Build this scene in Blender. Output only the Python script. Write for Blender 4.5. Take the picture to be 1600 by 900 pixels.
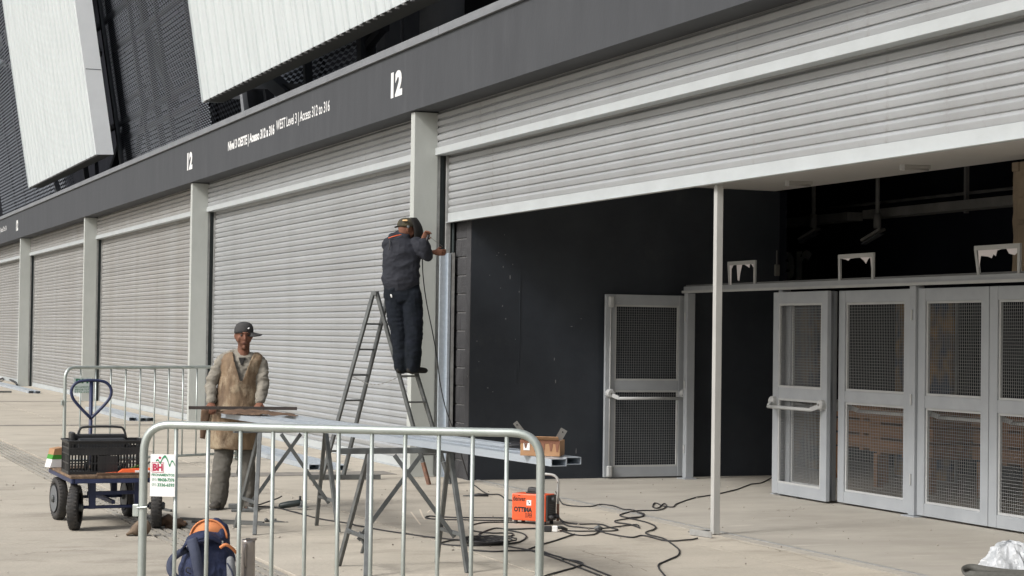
import bpy, math, random
from mathutils import Vector, Matrix, noise
random.seed(7)
for o in list(bpy.data.objects): bpy.data.objects.remove(o)
SC = bpy.context.scene
COL = SC.collection
V = Vector

# ------------------------------------------------------------------ camera
# World axes: X runs along the facade towards the camera, Y goes into the building, Z up.
CAM = V((21.132, -7.117, 1.66)); FPX = 3000.0
W2C = Matrix(((0.36812, 0.92968, 0.01370), (-0.01766, 0.02172, -0.99961), (-0.92961, 0.36774, 0.02441)))
cr = W2C[0].normalized(); cf = (W2C[2] - W2C[2].dot(cr) * cr).normalized(); cd = cf.cross(cr)
cam_data = bpy.data.cameras.new('camera'); cam = bpy.data.objects.new('camera', cam_data); COL.objects.link(cam)
cam_data.sensor_width = 36; cam_data.lens = 36 * FPX / 1600; cam_data.clip_start = 0.1; cam_data.clip_end = 3000
M = Matrix.Identity(4)
for i in range(3):
    M[i][0] = cr[i]; M[i][1] = -cd[i]; M[i][2] = -cf[i]; M[i][3] = CAM[i]
cam.matrix_world = M
SC.camera = cam
FWD = V((cf.x, cf.y, 0)).normalized(); RGT = V((-FWD.y, FWD.x, 0)) * -1
YAW = math.atan2(RGT.y, RGT.x)

# ------------------------------------------------------------------ light
SUN_EL = math.radians(40); SUN_AZ = math.radians(166)      # azimuth clockwise from +Y: the sun stands over the plaza
world = bpy.data.worlds.new('World'); SC.world = world; world.use_nodes = True
nt = world.node_tree; bg = nt.nodes['Background']
sky = nt.nodes.new('ShaderNodeTexSky'); sky.sky_type = 'NISHITA'; sky.sun_disc = False
sky.sun_elevation = SUN_EL; sky.sun_rotation = SUN_AZ; sky.dust_density = 5; sky.air_density = 1.0; sky.ozone_density = 1
hs = nt.nodes.new('ShaderNodeHueSaturation'); hs.inputs['Saturation'].default_value = 0.5
nt.links.new(sky.outputs[0], hs.inputs['Color']); nt.links.new(hs.outputs[0], bg.inputs[0])
bg.inputs[1].default_value = 0.10
sd = bpy.data.lights.new('sun', 'SUN'); sd.energy = 1.5; sd.angle = math.radians(13); sd.color = (1, 0.99, 0.975)
so = bpy.data.objects.new('sun', sd); COL.objects.link(so)
sdir = V((math.sin(SUN_AZ) * math.cos(SUN_EL), math.cos(SUN_AZ) * math.cos(SUN_EL), math.sin(SUN_EL)))
so.rotation_euler = (-sdir).to_track_quat('-Z', 'Y').to_euler(); so.location = (0, 0, 60)
SC.view_settings.view_transform = 'Standard'; SC.view_settings.look = 'None'
SC.view_settings.exposure = 0.66; SC.view_settings.gamma = 1.0
SC.view_settings.use_curve_mapping = False

# ------------------------------------------------------------------ helpers
def ray(px, py):
    return cr * (px - 800) + cd * (py - 450) + cf * FPX
def onz(px, py, z=0.0):
    d = ray(px, py); return CAM + d * ((z - CAM.z) / d.z)
def ony(px, py, y):
    d = ray(px, py); return CAM + d * ((y - CAM.y) / d.y)
def at(px, py, g):
    """point seen at a pixel, on the upright plane through ground point g that faces the camera"""
    d = ray(px, py); k = ((g[0] - CAM.x) * FWD.x + (g[1] - CAM.y) * FWD.y) / (d.x * FWD.x + d.y * FWD.y)
    return CAM + d * k

def link(o, parent=None):
    COL.objects.link(o)
    if parent is not None: o.parent = parent
    return o
def tag(o, label=None, cat=None, group=None, kind=None):
    if label: o['label'] = label
    if cat: o['category'] = cat
    if group: o['group'] = group
    if kind: o['kind'] = kind
    return o
def empty(name, loc=(0, 0, 0), rz=0.0, **k):
    o = bpy.data.objects.new(name, None); o.empty_display_size = 0.1
    o.location = loc; o.rotation_euler = (0, 0, rz); link(o); tag(o, **k); return o
def kids(o): return [c for c in bpy.data.objects if c.parent == o]
def copy_tree(o, parent=None):
    c = o.copy(); link(c)
    if parent: c.parent = parent
    for k in kids(o):
        copy_tree(k, c)
    return c

class MB:
    def __init__(s): s.v = []; s.f = []; s.m = []
    def add(s, vs, fs, m=0):
        n = len(s.v); s.v += [tuple(v) for v in vs]; s.f += [tuple(i + n for i in f) for f in fs]; s.m += [m] * len(fs); return s
    def hexa(s, p, m=0):
        return s.add(p, [(0, 3, 2, 1), (4, 5, 6, 7), (0, 1, 5, 4), (1, 2, 6, 5), (2, 3, 7, 6), (3, 0, 4, 7)], m)
    def box(s, a, b, m=0):
        (x0, y0, z0), (x1, y1, z1) = a, b
        x0, x1 = min(x0, x1), max(x0, x1); y0, y1 = min(y0, y1), max(y0, y1); z0, z1 = min(z0, z1), max(z0, z1)
        return s.hexa([(x0, y0, z0), (x1, y0, z0), (x1, y1, z0), (x0, y1, z0), (x0, y0, z1), (x1, y0, z1), (x1, y1, z1), (x0, y1, z1)], m)
    def bar(s, p, q, w, h, up=(0, 0, 1), m=0):
        """rectangular bar from p to q; w across, h along up"""
        p = V(p); q = V(q); t = (q - p).normalized(); up = V(up)
        a = t.cross(up)
        if a.length < 1e-4: a = t.cross(V((1, 0, 0)))
        a.normalize(); b = a.cross(t).normalized(); a = a * (w / 2); b = b * (h / 2)
        return s.hexa([p - a - b, p + a - b, q + a - b, q - a - b, p - a + b, p + a + b, q + a + b, q - a + b], m)
    def tube(s, pts, r, n=8, closed=False, cap=True, m=0, ref=None):
        pts = [V(p) for p in pts]; k = len(pts)
        rs = r if isinstance(r, (list, tuple)) else [r] * k
        base = len(s.v); a = None
        for i, p in enumerate(pts):
            if closed: t = (pts[(i + 1) % k] - pts[i - 1])
            else: t = pts[min(i + 1, k - 1)] - pts[max(i - 1, 0)]
            if t.length < 1e-9: t = V((0, 0, 1))
            t.normalize()
            if ref is not None:
                a = V(ref) - V(ref).dot(t) * t
                if a.length < 1e-3: a = t.orthogonal()
            elif a is None: a = t.orthogonal()
            else: a = a - a.dot(t) * t
            a.normalize(); b = t.cross(a)
            ra, rb = rs[i] if isinstance(rs[i], (list, tuple)) else (rs[i], rs[i])
            for j in range(n):
                an = 2 * math.pi * j / n
                s.v.append(tuple(p + a * (math.cos(an) * ra) + b * (math.sin(an) * rb)))
        for i in range(k if closed else k - 1):
            i2 = (i + 1) % k
            for j in range(n):
                j2 = (j + 1) % n
                s.f.append((base + i * n + j, base + i * n + j2, base + i2 * n + j2, base + i2 * n + j)); s.m.append(m)
        if cap and not closed:
            s.f.append(tuple(base + j for j in range(n))[::-1]); s.m.append(m)
            s.f.append(tuple(base + (k - 1) * n + j for j in range(n))); s.m.append(m)
        return s
    def limb(s, pts, rs, n=14, ref=(1, 0, 0)):
        """tube with rounded ends, radii as (across, deep)"""
        pts = [V(p) for p in pts]; rs = [r if isinstance(r, (list, tuple)) else (r, r) for r in rs]
        P = []; R = []
        t0 = (pts[0] - pts[1]).normalized(); t1 = (pts[-1] - pts[-2]).normalized()
        r0 = min(rs[0]); r1 = min(rs[-1])
        for c in (80, 55, 30):
            an = math.radians(c); P.append(pts[0] + t0 * (r0 * math.sin(an))); R.append((rs[0][0] * math.cos(an), rs[0][1] * math.cos(an)))
        P += pts; R += rs
        for c in (30, 55, 80):
            an = math.radians(c); P.append(pts[-1] + t1 * (r1 * math.sin(an))); R.append((rs[-1][0] * math.cos(an), rs[-1][1] * math.cos(an)))
        return s.tube(P, R, n=n, ref=ref)
    def lathe(s, c, prof, n=20, axis='z', m=0):
        base = len(s.v); c = V(c)
        for r, h in prof:
            for j in range(n):
                an = 2 * math.pi * j / n; x, y = r * math.cos(an), r * math.sin(an)
                if axis == 'z': s.v.append(tuple(c + V((x, y, h))))
                elif axis == 'y': s.v.append(tuple(c + V((x, h, y))))
                else: s.v.append(tuple(c + V((h, x, y))))
        for i in range(len(prof) - 1):
            for j in range(n):
                j2 = (j + 1) % n
                q = (base + i * n + j, base + i * n + j2, base + (i + 1) * n + j2, base + (i + 1) * n + j)
                s.f.append(q if axis != 'y' else q[::-1]); s.m.append(m)
        s.f.append(tuple(base + j for j in range(n))[::-1]); s.m.append(m)
        s.f.append(tuple(base + (len(prof) - 1) * n + j for j in range(n))); s.m.append(m)
        return s
    def mesh(s, name, mats, smooth=False):
        me = bpy.data.meshes.new(name); me.from_pydata(s.v, [], s.f)
        if not isinstance(mats, (list, tuple)): mats = [mats]
        for x in mats: me.materials.append(x)
        for p, i in zip(me.polygons, s.m): p.material_index = i
        if smooth:
            for p in me.polygons: p.use_smooth = True
        me.update(); return me
    def build(s, name, mats, parent=None, smooth=False, bevel=0, **k):
        o = bpy.data.objects.new(name, s.mesh(name, mats, smooth)); link(o, parent)
        if bevel:
            b = o.modifiers.new('bevel', 'BEVEL'); b.width = bevel; b.segments = 2; b.limit_method = 'ANGLE'; b.angle_limit = math.radians(40)
        if smooth == 'auto':
            pass
        tag(o, **k); return o

def inst(name, me, parent, loc=(0, 0, 0), rot=(0, 0, 0), scale=None):
    o = bpy.data.objects.new(name, me); o.location = loc; o.rotation_euler = rot
    if scale: o.scale = scale
    return link(o, parent)
def arc(p0, p1, p2, n=6):
    """quadratic corner"""
    p0, p1, p2 = V(p0), V(p1), V(p2); out = []
    for i in range(n + 1):
        t = i / n; out.append(p0 * (1 - t) ** 2 + p1 * 2 * t * (1 - t) + p2 * t * t)
    return out
def smooth_path(pts, n=6):
    pts = [V(p) for p in pts]; out = []
    for i in range(len(pts) - 1):
        p0 = pts[max(i - 1, 0)]; p1 = pts[i]; p2 = pts[i + 1]; p3 = pts[min(i + 2, len(pts) - 1)]
        for j in range(n):
            t = j / n
            out.append(0.5 * ((2 * p1) + (p2 - p0) * t + (2 * p0 - 5 * p1 + 4 * p2 - p3) * t * t + (3 * p1 - p0 - 3 * p2 + p3) * t ** 3))
    out.append(pts[-1]); return out

# ------------------------------------------------------------------ materials
def mat(name, col, rough=0.6, metal=0.0, col2=None, scale=4.0, stretch=(1, 1, 1), fac=(0.35, 0.65), bump=0.0, bscale=None,
        rand=0.0, spots=None, coord='Object', spec=None, detail=6, rvar=0.0, alpha=None, trans=0.0, coat=0.0):
    m = bpy.data.materials.new(name); m.use_nodes = True; t = m.node_tree; N = t.nodes; L = t.links
    b = N['Principled BSDF']; b.inputs['Roughness'].default_value = rough; b.inputs['Metallic'].default_value = metal
    if spec is not None: b.inputs['Specular IOR Level'].default_value = spec
    if coat: b.inputs['Coat Weight'].default_value = coat; b.inputs['Coat Roughness'].default_value = 0.2
    if trans: b.inputs['Transmission Weight'].default_value = trans
    if alpha is not None: b.inputs['Alpha'].default_value = alpha
    col = (*col, 1); out = None
    tc = N.new('ShaderNodeTexCoord'); mp = N.new('ShaderNodeMapping'); mp.inputs['Scale'].default_value = stretch
    L.new(tc.outputs[coord], mp.inputs['Vector'])
    b.inputs['Base Color'].default_value = col
    if col2 is not None:
        nz = N.new('ShaderNodeTexNoise'); nz.inputs['Scale'].default_value = scale; nz.inputs['Detail'].default_value = detail
        nz.inputs['Roughness'].default_value = 0.62
        L.new(mp.outputs[0], nz.inputs['Vector'])
        mr = N.new('ShaderNodeMapRange'); mr.inputs[1].default_value = fac[0]; mr.inputs[2].default_value = fac[1]
        L.new(nz.outputs[0], mr.inputs[0])
        mx = N.new('ShaderNodeMix'); mx.data_type = 'RGBA'; mx.inputs[6].default_value = col; mx.inputs[7].default_value = (*col2, 1)
        L.new(mr.outputs[0], mx.inputs[0]); out = mx.outputs[2]
        if rvar:
            mr2 = N.new('ShaderNodeMapRange'); mr2.inputs[3].default_value = rough; mr2.inputs[4].default_value = min(1, rough + rvar)
            L.new(mr.outputs[0], mr2.inputs[0]); L.new(mr2.outputs[0], b.inputs['Roughness'])
    if spots:
        sc2, lo, hi, sc_col = spots[:4]
        n2 = N.new('ShaderNodeTexNoise'); n2.inputs['Scale'].default_value = sc2; n2.inputs['Detail'].default_value = 8; n2.inputs['Roughness'].default_value = 0.7
        mp2 = N.new('ShaderNodeMapping'); mp2.inputs['Scale'].default_value = spots[4] if len(spots) > 4 else (1, 1, 1); mp2.inputs['Location'].default_value = (3.1, 7.7, 1.3)
        L.new(tc.outputs[coord], mp2.inputs['Vector']); L.new(mp2.outputs[0], n2.inputs['Vector'])
        mr = N.new('ShaderNodeMapRange'); mr.inputs[1].default_value = lo; mr.inputs[2].default_value = hi; L.new(n2.outputs[0], mr.inputs[0])
        mx = N.new('ShaderNodeMix'); mx.data_type = 'RGBA'; mx.inputs[7].default_value = (*sc_col, 1)
        if out: L.new(out, mx.inputs[6])
        else: mx.inputs[6].default_value = col
        L.new(mr.outputs[0], mx.inputs[0]); out = mx.outputs[2]
    if rand:
        oi = N.new('ShaderNodeObjectInfo'); mr = N.new('ShaderNodeMapRange'); mr.inputs[3].default_value = 1 - rand; mr.inputs[4].default_value = 1 + rand
        L.new(oi.outputs['Random'], mr.inputs[0]); h = N.new('ShaderNodeHueSaturation')
        if out: L.new(out, h.inputs['Color'])
        else: h.inputs['Color'].default_value = col
        L.new(mr.outputs[0], h.inputs['Value']); out = h.outputs[0]
    if out: L.new(out, b.inputs['Base Color'])
    if bump:
        nb = N.new('ShaderNodeTexNoise'); nb.inputs['Scale'].default_value = bscale or scale * 4; nb.inputs['Detail'].default_value = 6
        L.new(mp.outputs[0], nb.inputs['Vector']); bp = N.new('ShaderNodeBump'); bp.inputs['Strength'].default_value = bump; bp.inputs['Distance'].default_value = 0.02
        L.new(nb.outputs[0], bp.inputs['Height']); L.new(bp.outputs[0], b.inputs['Normal'])
    return m

K = {}
K['plaza'] = mat('plaza_concrete', (0.455, 0.415, 0.345), 0.9, col2=(0.365, 0.332, 0.275), scale=1.1, stretch=(1.3, 0.8, 1), fac=(0.3, 0.7), bump=0.35, bscale=30, rand=0.06,
                 spots=(1.5, 0.52, 0.74, (0.25, 0.222, 0.182), (1.3, 0.6, 1)), coord='Object')
K['inner'] = mat('inner_concrete', (0.395, 0.372, 0.325), 0.85, col2=(0.315, 0.295, 0.258), scale=1.1, stretch=(1.5, 0.7, 1), bump=0.2, bscale=30,
                 spots=(3.2, 0.60, 0.74, (0.49, 0.46, 0.40), (2.2, 0.5, 1)))
K['joint'] = mat('joint_filler', (0.06, 0.055, 0.05), 0.95, col2=(0.1, 0.09, 0.08), scale=20)
K['band'] = mat('drain_cover_concrete', (0.17, 0.16, 0.145), 0.9, col2=(0.24, 0.22, 0.19), scale=6, bump=0.2)
K['fascia'] = mat('fascia_paint', (0.043, 0.046, 0.051), 0.8, col2=(0.054, 0.0575, 0.063), scale=1.6, stretch=(2.0, 1, 0.5), fac=(0.3, 0.7), bump=0.12, bscale=30,
                  spots=(1.4, 0.58, 0.85, (0.070, 0.074, 0.080), (2.2, 1, 0.35)))
K['coping'] = mat('coping_metal', (0.20, 0.21, 0.22), 0.6, col2=(0.16, 0.168, 0.178), scale=6, stretch=(0.4, 1, 1))
K['column'] = mat('column_paint', (0.46, 0.48, 0.455), 0.5, col2=(0.41, 0.43, 0.405), scale=2.2, stretch=(1, 1, 0.5), bump=0.04, bscale=30,
                  spots=(6, 0.66, 0.78, (0.22, 0.21, 0.18)))
K['slat'] = mat('shutter_steel', (0.375, 0.39, 0.40), 0.42, 0.2, col2=(0.32, 0.33, 0.335), scale=1.6, stretch=(0.7, 1, 1), fac=(0.3, 0.7), bump=0.03, bscale=14, rand=0.06,
                spots=(3.0, 0.57, 0.82, (0.215, 0.20, 0.18), (2.2, 1, 1)))
K['slatfar'] = mat('shutter_steel_dusty', (0.345, 0.35, 0.345), 0.5, 0.15, col2=(0.28, 0.27, 0.255), scale=1.1, stretch=(1.2, 1, 1), fac=(0.3, 0.7), rand=0.06,
                   spots=(3.5, 0.55, 0.80, (0.25, 0.205, 0.17), (2.0, 1, 1)))
K['barw'] = mat('shutter_bar_steel', (0.46, 0.49, 0.495), 0.5, 0.1, col2=(0.42, 0.445, 0.45), scale=5, stretch=(0.5, 1, 1), spots=(14, 0.69, 0.78, (0.3, 0.27, 0.22)))
K['guide'] = mat('guide_rail_steel', (0.42, 0.43, 0.42), 0.45, 0.3, col2=(0.3, 0.3, 0.29), scale=8)
K['gap'] = mat('recess_shade_tone', (0.022, 0.030, 0.032), 0.7, col2=(0.035, 0.045, 0.045), scale=5)  # dark tone standing in for the shade inside the gaps
K['wall'] = mat('black_wall_paint', (0.017, 0.022, 0.030), 0.6, col2=(0.026, 0.032, 0.041), scale=1.4, bump=0.08, bscale=30,
                spots=(2.4, 0.60, 0.85, (0.045, 0.048, 0.052), (1, 1, 0.8)))
K['wallin'] = mat('inner_gloom_tone', (0.006, 0.008, 0.014), 0.85, spec=0.2, col2=(0.009, 0.012, 0.019), scale=1.5)  # near-black tone: the gloom of the hall is put into the colour
K['block'] = mat('painted_block', (0.05, 0.05, 0.053), 0.8, col2=(0.035, 0.035, 0.038), scale=7, bump=0.3, bscale=50, rand=0.12)
K['mortar'] = mat('block_joint', (0.15, 0.15, 0.15), 0.9, col2=(0.09, 0.09, 0.09), scale=12)
K['ceil'] = mat('ceiling_paint', (0.80, 0.785, 0.76), 0.8, col2=(0.76, 0.74, 0.71), scale=1.0)
K['gate'] = mat('gate_grey_paint', (0.325, 0.345, 0.365), 0.5, col2=(0.285, 0.305, 0.325), scale=3, bump=0.02, bscale=40, spots=(12, 0.68, 0.75, (0.48, 0.48, 0.46)))
K['gatelt'] = mat('gate_bead_paint', (0.41, 0.42, 0.42), 0.5, col2=(0.36, 0.37, 0.37), scale=6)
K['wire'] = mat('wire_mesh_galvanised', (0.28, 0.29, 0.295), 0.5, 0.4)
K['galv'] = mat('galvanised_tube', (0.50, 0.54, 0.52), 0.33, 0.6, col2=(0.36, 0.40, 0.37), scale=9, stretch=(1, 1, 1), fac=(0.3, 0.7), rvar=0.2,
                spots=(5, 0.66, 0.8, (0.42, 0.36, 0.24)))
K['newgalv'] = mat('new_galvanised_steel', (0.60, 0.66, 0.72), 0.3, 0.55, col2=(0.50, 0.56, 0.62), scale=6, stretch=(0.3, 3, 3), rvar=0.15)
K['steel'] = mat('dark_grey_steel', (0.10, 0.105, 0.105), 0.5, 0.3, col2=(0.15, 0.155, 0.15), scale=12, spots=(7, 0.64, 0.74, (0.16, 0.11, 0.075)))
K['steelb'] = mat('trestle_steel', (0.145, 0.155, 0.155), 0.5, 0.3, col2=(0.09, 0.095, 0.095), scale=10, spots=(9, 0.64, 0.72, (0.2, 0.2, 0.19)))
K['rust'] = mat('rusty_steel', (0.20, 0.10, 0.065), 0.85, col2=(0.12, 0.07, 0.05), scale=20, bump=0.3)
K['black'] = mat('black_rubber', (0.018, 0.018, 0.02), 0.6, col2=(0.03, 0.03, 0.032), scale=30)
K['tyre'] = mat('tyre_rubber', (0.022, 0.022, 0.023), 0.75, col2=(0.05, 0.046, 0.042), scale=14)
K['plastic'] = mat('black_plastic', (0.017, 0.018, 0.020), 0.42, col2=(0.03, 0.03, 0.03), scale=10)
K['blue'] = mat('dark_blue_paint', (0.012, 0.020, 0.060), 0.45, col2=(0.03, 0.04, 0.10), scale=8, spots=(20, 0.68, 0.74, (0.12, 0.08, 0.06)))
K['wood'] = mat('worn_plywood', (0.22, 0.145, 0.085), 0.8, col2=(0.085, 0.055, 0.036), scale=5, stretch=(1, 6, 1))
K['card'] = mat('cardboard', (0.40, 0.235, 0.125), 0.9, col2=(0.34, 0.19, 0.10), scale=5, bump=0.1)
K['cardd'] = mat('cardboard_stain', (0.20, 0.09, 0.055), 0.9)
K['orange'] = mat('orange_enamel', (0.78, 0.115, 0.035), 0.4, col2=(0.66, 0.095, 0.03), scale=5, spots=(11, 0.66, 0.75, (0.35, 0.07, 0.03)))
K['orplastic'] = mat('orange_plastic', (0.75, 0.12, 0.03), 0.4)
K['white'] = mat('white_print', (0.78, 0.78, 0.77), 0.5)
K['letter'] = mat('white_letter_vinyl', (0.75, 0.75, 0.74), 0.5)
K['green'] = mat('green_print', (0.02, 0.22, 0.10), 0.5)
K['red'] = mat('red_print', (0.42, 0.02, 0.07), 0.5)
K['inkb'] = mat('black_print', (0.012, 0.012, 0.012), 0.5)
K['clad'] = mat('white_cladding', (0.58, 0.62, 0.62), 0.6, col2=(0.52, 0.56, 0.56), scale=2.5, stretch=(2, 2, 0.12), spots=(4, 0.62, 0.85, (0.52, 0.54, 0.50), (2, 2, 0.15)))
K['cladside'] = mat('cladding_edge_lightened', (0.82, 0.85, 0.86), 0.5, col2=(0.78, 0.81, 0.82), scale=2)  # edge copy painted paler to make up for light missing on this side
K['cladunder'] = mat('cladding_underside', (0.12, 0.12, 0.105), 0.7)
K['mesh'] = mat('expanded_metal', (0.12, 0.132, 0.15), 0.7, 0.0)
K['meshl'] = mat('expanded_metal_pale', (0.22, 0.235, 0.25), 0.5, 0.2)
K['framed'] = mat('dark_frame_steel', (0.016, 0.018, 0.021), 0.6, 0.2)
K['frameg'] = mat('grey_frame_steel', (0.16, 0.17, 0.18), 0.5, 0.3)
K['bwall'] = mat('stand_dark_concrete', (0.011, 0.012, 0.015), 0.9, spec=0.05, col2=(0.017, 0.018, 0.022), scale=1.0)
K['conc'] = mat('grey_concrete', (0.16, 0.165, 0.17), 0.8, col2=(0.12, 0.125, 0.13), scale=2, stretch=(1, 1, 0.4), bump=0.1)
K['skin'] = mat('brown_skin', (0.21, 0.098, 0.064), 0.68, col2=(0.165, 0.075, 0.048), scale=18, spec=0.25)
K['stub'] = mat('stubble_skin', (0.135, 0.068, 0.047), 0.75, spec=0.15, col2=(0.16, 0.078, 0.052), scale=40)
K['lip'] = mat('lip_skin', (0.12, 0.045, 0.04), 0.5)
K['eye'] = mat('eye_dark', (0.012, 0.008, 0.006), 0.25)
K['hair'] = mat('black_hair', (0.008, 0.007, 0.006), 0.8)
K['shirt'] = mat('grey_work_shirt', (0.27, 0.25, 0.21), 0.9, col2=(0.19, 0.175, 0.145), scale=9, bump=0.5, bscale=26)
K['leather'] = mat('tan_leather_apron', (0.25, 0.175, 0.105), 0.78, col2=(0.10, 0.064, 0.038), scale=5, stretch=(1.6, 1, .6), bump=0.7, bscale=11, spots=(5, 0.50, 0.66, (0.37, 0.30, 0.205), (1, 1, .7)))
K['leathd'] = mat('dark_leather', (0.13, 0.078, 0.046), 0.8, col2=(0.08, 0.048, 0.03), scale=8, bump=0.4, bscale=20)
K['gpants'] = mat('grey_trousers', (0.10, 0.095, 0.083), 0.9, col2=(0.122, 0.115, 0.10), scale=5, bump=0.5, bscale=20)
K['boots'] = mat('dusty_black_boots', (0.035, 0.032, 0.028), 0.7, col2=(0.09, 0.08, 0.068), scale=12)
K['capg'] = mat('grey_cap_cloth', (0.035, 0.035, 0.037), 0.9, col2=(0.05, 0.048, 0.046), scale=20)
K['jacket'] = mat('navy_work_jacket', (0.026, 0.028, 0.037), 0.8, spec=0.3, col2=(0.016, 0.018, 0.025), scale=8, bump=0.35, bscale=18)
K['npants'] = mat('dark_navy_trousers', (0.0045, 0.0075, 0.011), 0.9, spec=0.25, col2=(0.008, 0.011, 0.018), scale=9, bump=0.4, bscale=16)
K['pack'] = mat('navy_backpack_cloth', (0.018, 0.028, 0.075), 0.8, col2=(0.012, 0.018, 0.05), scale=20, bump=0.3, bscale=60)
K['packlt'] = mat('slate_strap_cloth', (0.055, 0.065, 0.105), 0.85, col2=(0.04, 0.05, 0.085), scale=20, bump=0.2)
K['packor'] = mat('orange_lining', (0.66, 0.25, 0.10), 0.8, col2=(0.58, 0.21, 0.08), scale=10)
K['packgr'] = mat('grey_pocket_mesh', (0.22, 0.23, 0.24), 0.8)
K['steelcup'] = mat('brushed_steel_jug', (0.40, 0.36, 0.33), 0.35, 0.5, col2=(0.33, 0.30, 0.28), scale=10)
K['bag'] = mat('thin_white_plastic', (0.66, 0.69, 0.72), 0.3, trans=0.3, col2=(0.55, 0.58, 0.61), scale=9, bump=0.8, bscale=16)
K['strap'] = mat('grey_webbing', (0.075, 0.075, 0.068), 0.8, col2=(0.10, 0.10, 0.09), scale=40)
K['pallet'] = mat('raw_boards', (0.23, 0.115, 0.052), 0.85, col2=(0.15, 0.078, 0.036), scale=4, stretch=(0.4, 3, 3))
K['yellow'] = mat('ochre_print', (0.20, 0.12, 0.035), 0.7, col2=(0.015, 0.03, 0.06), scale=2.5, fac=(0.4, 0.6), detail=2)
K['foam'] = mat('brown_lining_board', (0.30, 0.24, 0.175), 0.95, col2=(0.22, 0.175, 0.125), scale=5, bump=0.4)
K['duct'] = mat('dull_duct_metal', (0.22, 0.22, 0.215), 0.7, col2=(0.16, 0.16, 0.155), scale=3)
K['lampw'] = mat('lamp_casing', (0.5, 0.48, 0.45), 0.5)
K['signw'] = mat('torn_paper', (0.78, 0.74, 0.76), 0.8)
K['pole'] = mat('pole_white_paint', (0.43, 0.43, 0.41), 0.5, col2=(0.36, 0.36, 0.345), scale=5, stretch=(1, 1, 0.4), spots=(20, 0.68, 0.74, (0.25, 0.2, 0.15)))
K['chain'] = mat('chain_steel', (0.25, 0.25, 0.24), 0.4, 0.6)

def text_mesh(body, x0, x1, z0, z1, mt, name='lettering', parent=None, y=0.0, bold=0.0, depth=0.003, shear=0.0):
    cu = bpy.data.curves.new(name, 'FONT'); cu.body = body; cu.size = 1.0; cu.extrude = 0.0; cu.offset = bold
    cu.align_x = 'LEFT'; cu.resolution_u = 3; cu.shear = shear
    o = bpy.data.objects.new(name, cu); COL.objects.link(o)
    dg = bpy.context.evaluated_depsgraph_get(); me = bpy.data.meshes.new_from_object(o.evaluated_get(dg)); bpy.data.objects.remove(o)
    xs = [v.co.x for v in me.vertices]; ys = [v.co.y for v in me.vertices]
    a, b, c, d = min(xs), max(xs), min(ys), max(ys)
    for v in me.vertices:
        v.co = (x0 + (v.co.x - a) / (b - a) * (x1 - x0), y, z0 + (v.co.y - c) / (d - c) * (z1 - z0))
    me.materials.clear(); me.materials.append(mt)
    o = bpy.data.objects.new(name, me); link(o, parent); return o

# ================================================================== GROUND
tag(MB().box((-400, -400, -0.06), (400, 0.47, -0.03)).build('ground', K['joint']), kind='structure')
tag(MB().box((-400, 0.47, -0.06), (400, 400, -0.03)).build('ground', K['joint']), kind='structure')
pl = empty('pavement', (0, 0, 0)); pl['kind'] = 'structure'
XS = [-60 + 4.3 * i for i in range(0, 40)]
off = 5.93 - XS[min(range(len(XS)), key=lambda i: abs(XS[i] - 5.93))]
XS = [x + off for x in XS]
rows = [(-12.6, -10.4), (-10.4, -8.3), (-8.3, -6.2), (-6.2, -4.06), (-3.64, -1.98), (-1.98, -0.02)]
g = 0.011
for i in range(len(XS) - 1):
    if XS[i] > 30: break
    for (a, b) in rows:
        m = MB(); x0, x1 = XS[i] + g, XS[i + 1] - g; y0, y1 = a + g, b - g; c = 0.0025
        m.add([(x0, y0, -0.03), (x1, y0, -0.03), (x1, y1, -0.03), (x0, y1, -0.03), (x0, y0, -c), (x1, y0, -c), (x1, y1, -c), (x0, y1, -c),
               (x0 + c, y0 + c, 0), (x1 - c, y0 + c, 0), (x1 - c, y1 - c, 0), (x0 + c, y1 - c, 0)],
              [(0, 1, 5, 4), (1, 2, 6, 5), (2, 3, 7, 6), (3, 0, 4, 7), (4, 5, 9, 8), (5, 6, 10, 9), (6, 7, 11, 10), (7, 4, 8, 11), (8, 9, 10, 11)])
        m.build('paving_slab', K['plaza'], pl)
# strip under the shutters
MB().box((-60, -0.014, -0.03), (30, 0.47, -0.002)).build('threshold_strip', K['plaza'], pl)
# drain channel with grating sections
MB().box((-60, -4.054, -0.03), (30, -3.646, -0.024)).build('channel_bed', K['joint'], pl)
gm = MB()
for k in range(5):
    y = -4.04 + k * 0.0790; gm.box((0.006, y, -0.022), (1.434, y + 0.049, -0.001))
for k in range(8):
    x = 0.06 + k * 0.18; gm.box((x, -4.03, -0.02), (x + 0.02, -3.66, -0.006))
gmesh = gm.mesh('drain_grating', mat('grating_grey', (0.27, 0.258, 0.235), 0.8, 0.0, col2=(0.37, 0.34, 0.28), scale=8, rand=0.15))
for k in range(28):
    inst('drain_grating', gmesh, pl, (-26 + k * 1.44, random.uniform(-.006, .006), random.uniform(-.002, 0)))
# dark strips across the pavement at the column lines
for xc, w in ((-0.95, 0.55), (-12.6, 0.3), (-23.5, 0.18)):
    MB().box((xc, -3.63, 0.0005), (xc + w, -0.02, 0.0045)).build('cross_strip', K['band'], pl)
tag(MB().box((-60, 0.478, -0.03), (30, 30, 0.0)).build('floor', K['inner']), kind='structure')
tag(MB().box((-40, 0.60, 0.001), (30, 0.635, 0.006)).build('floor_track', K['guide']), kind='structure')

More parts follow.
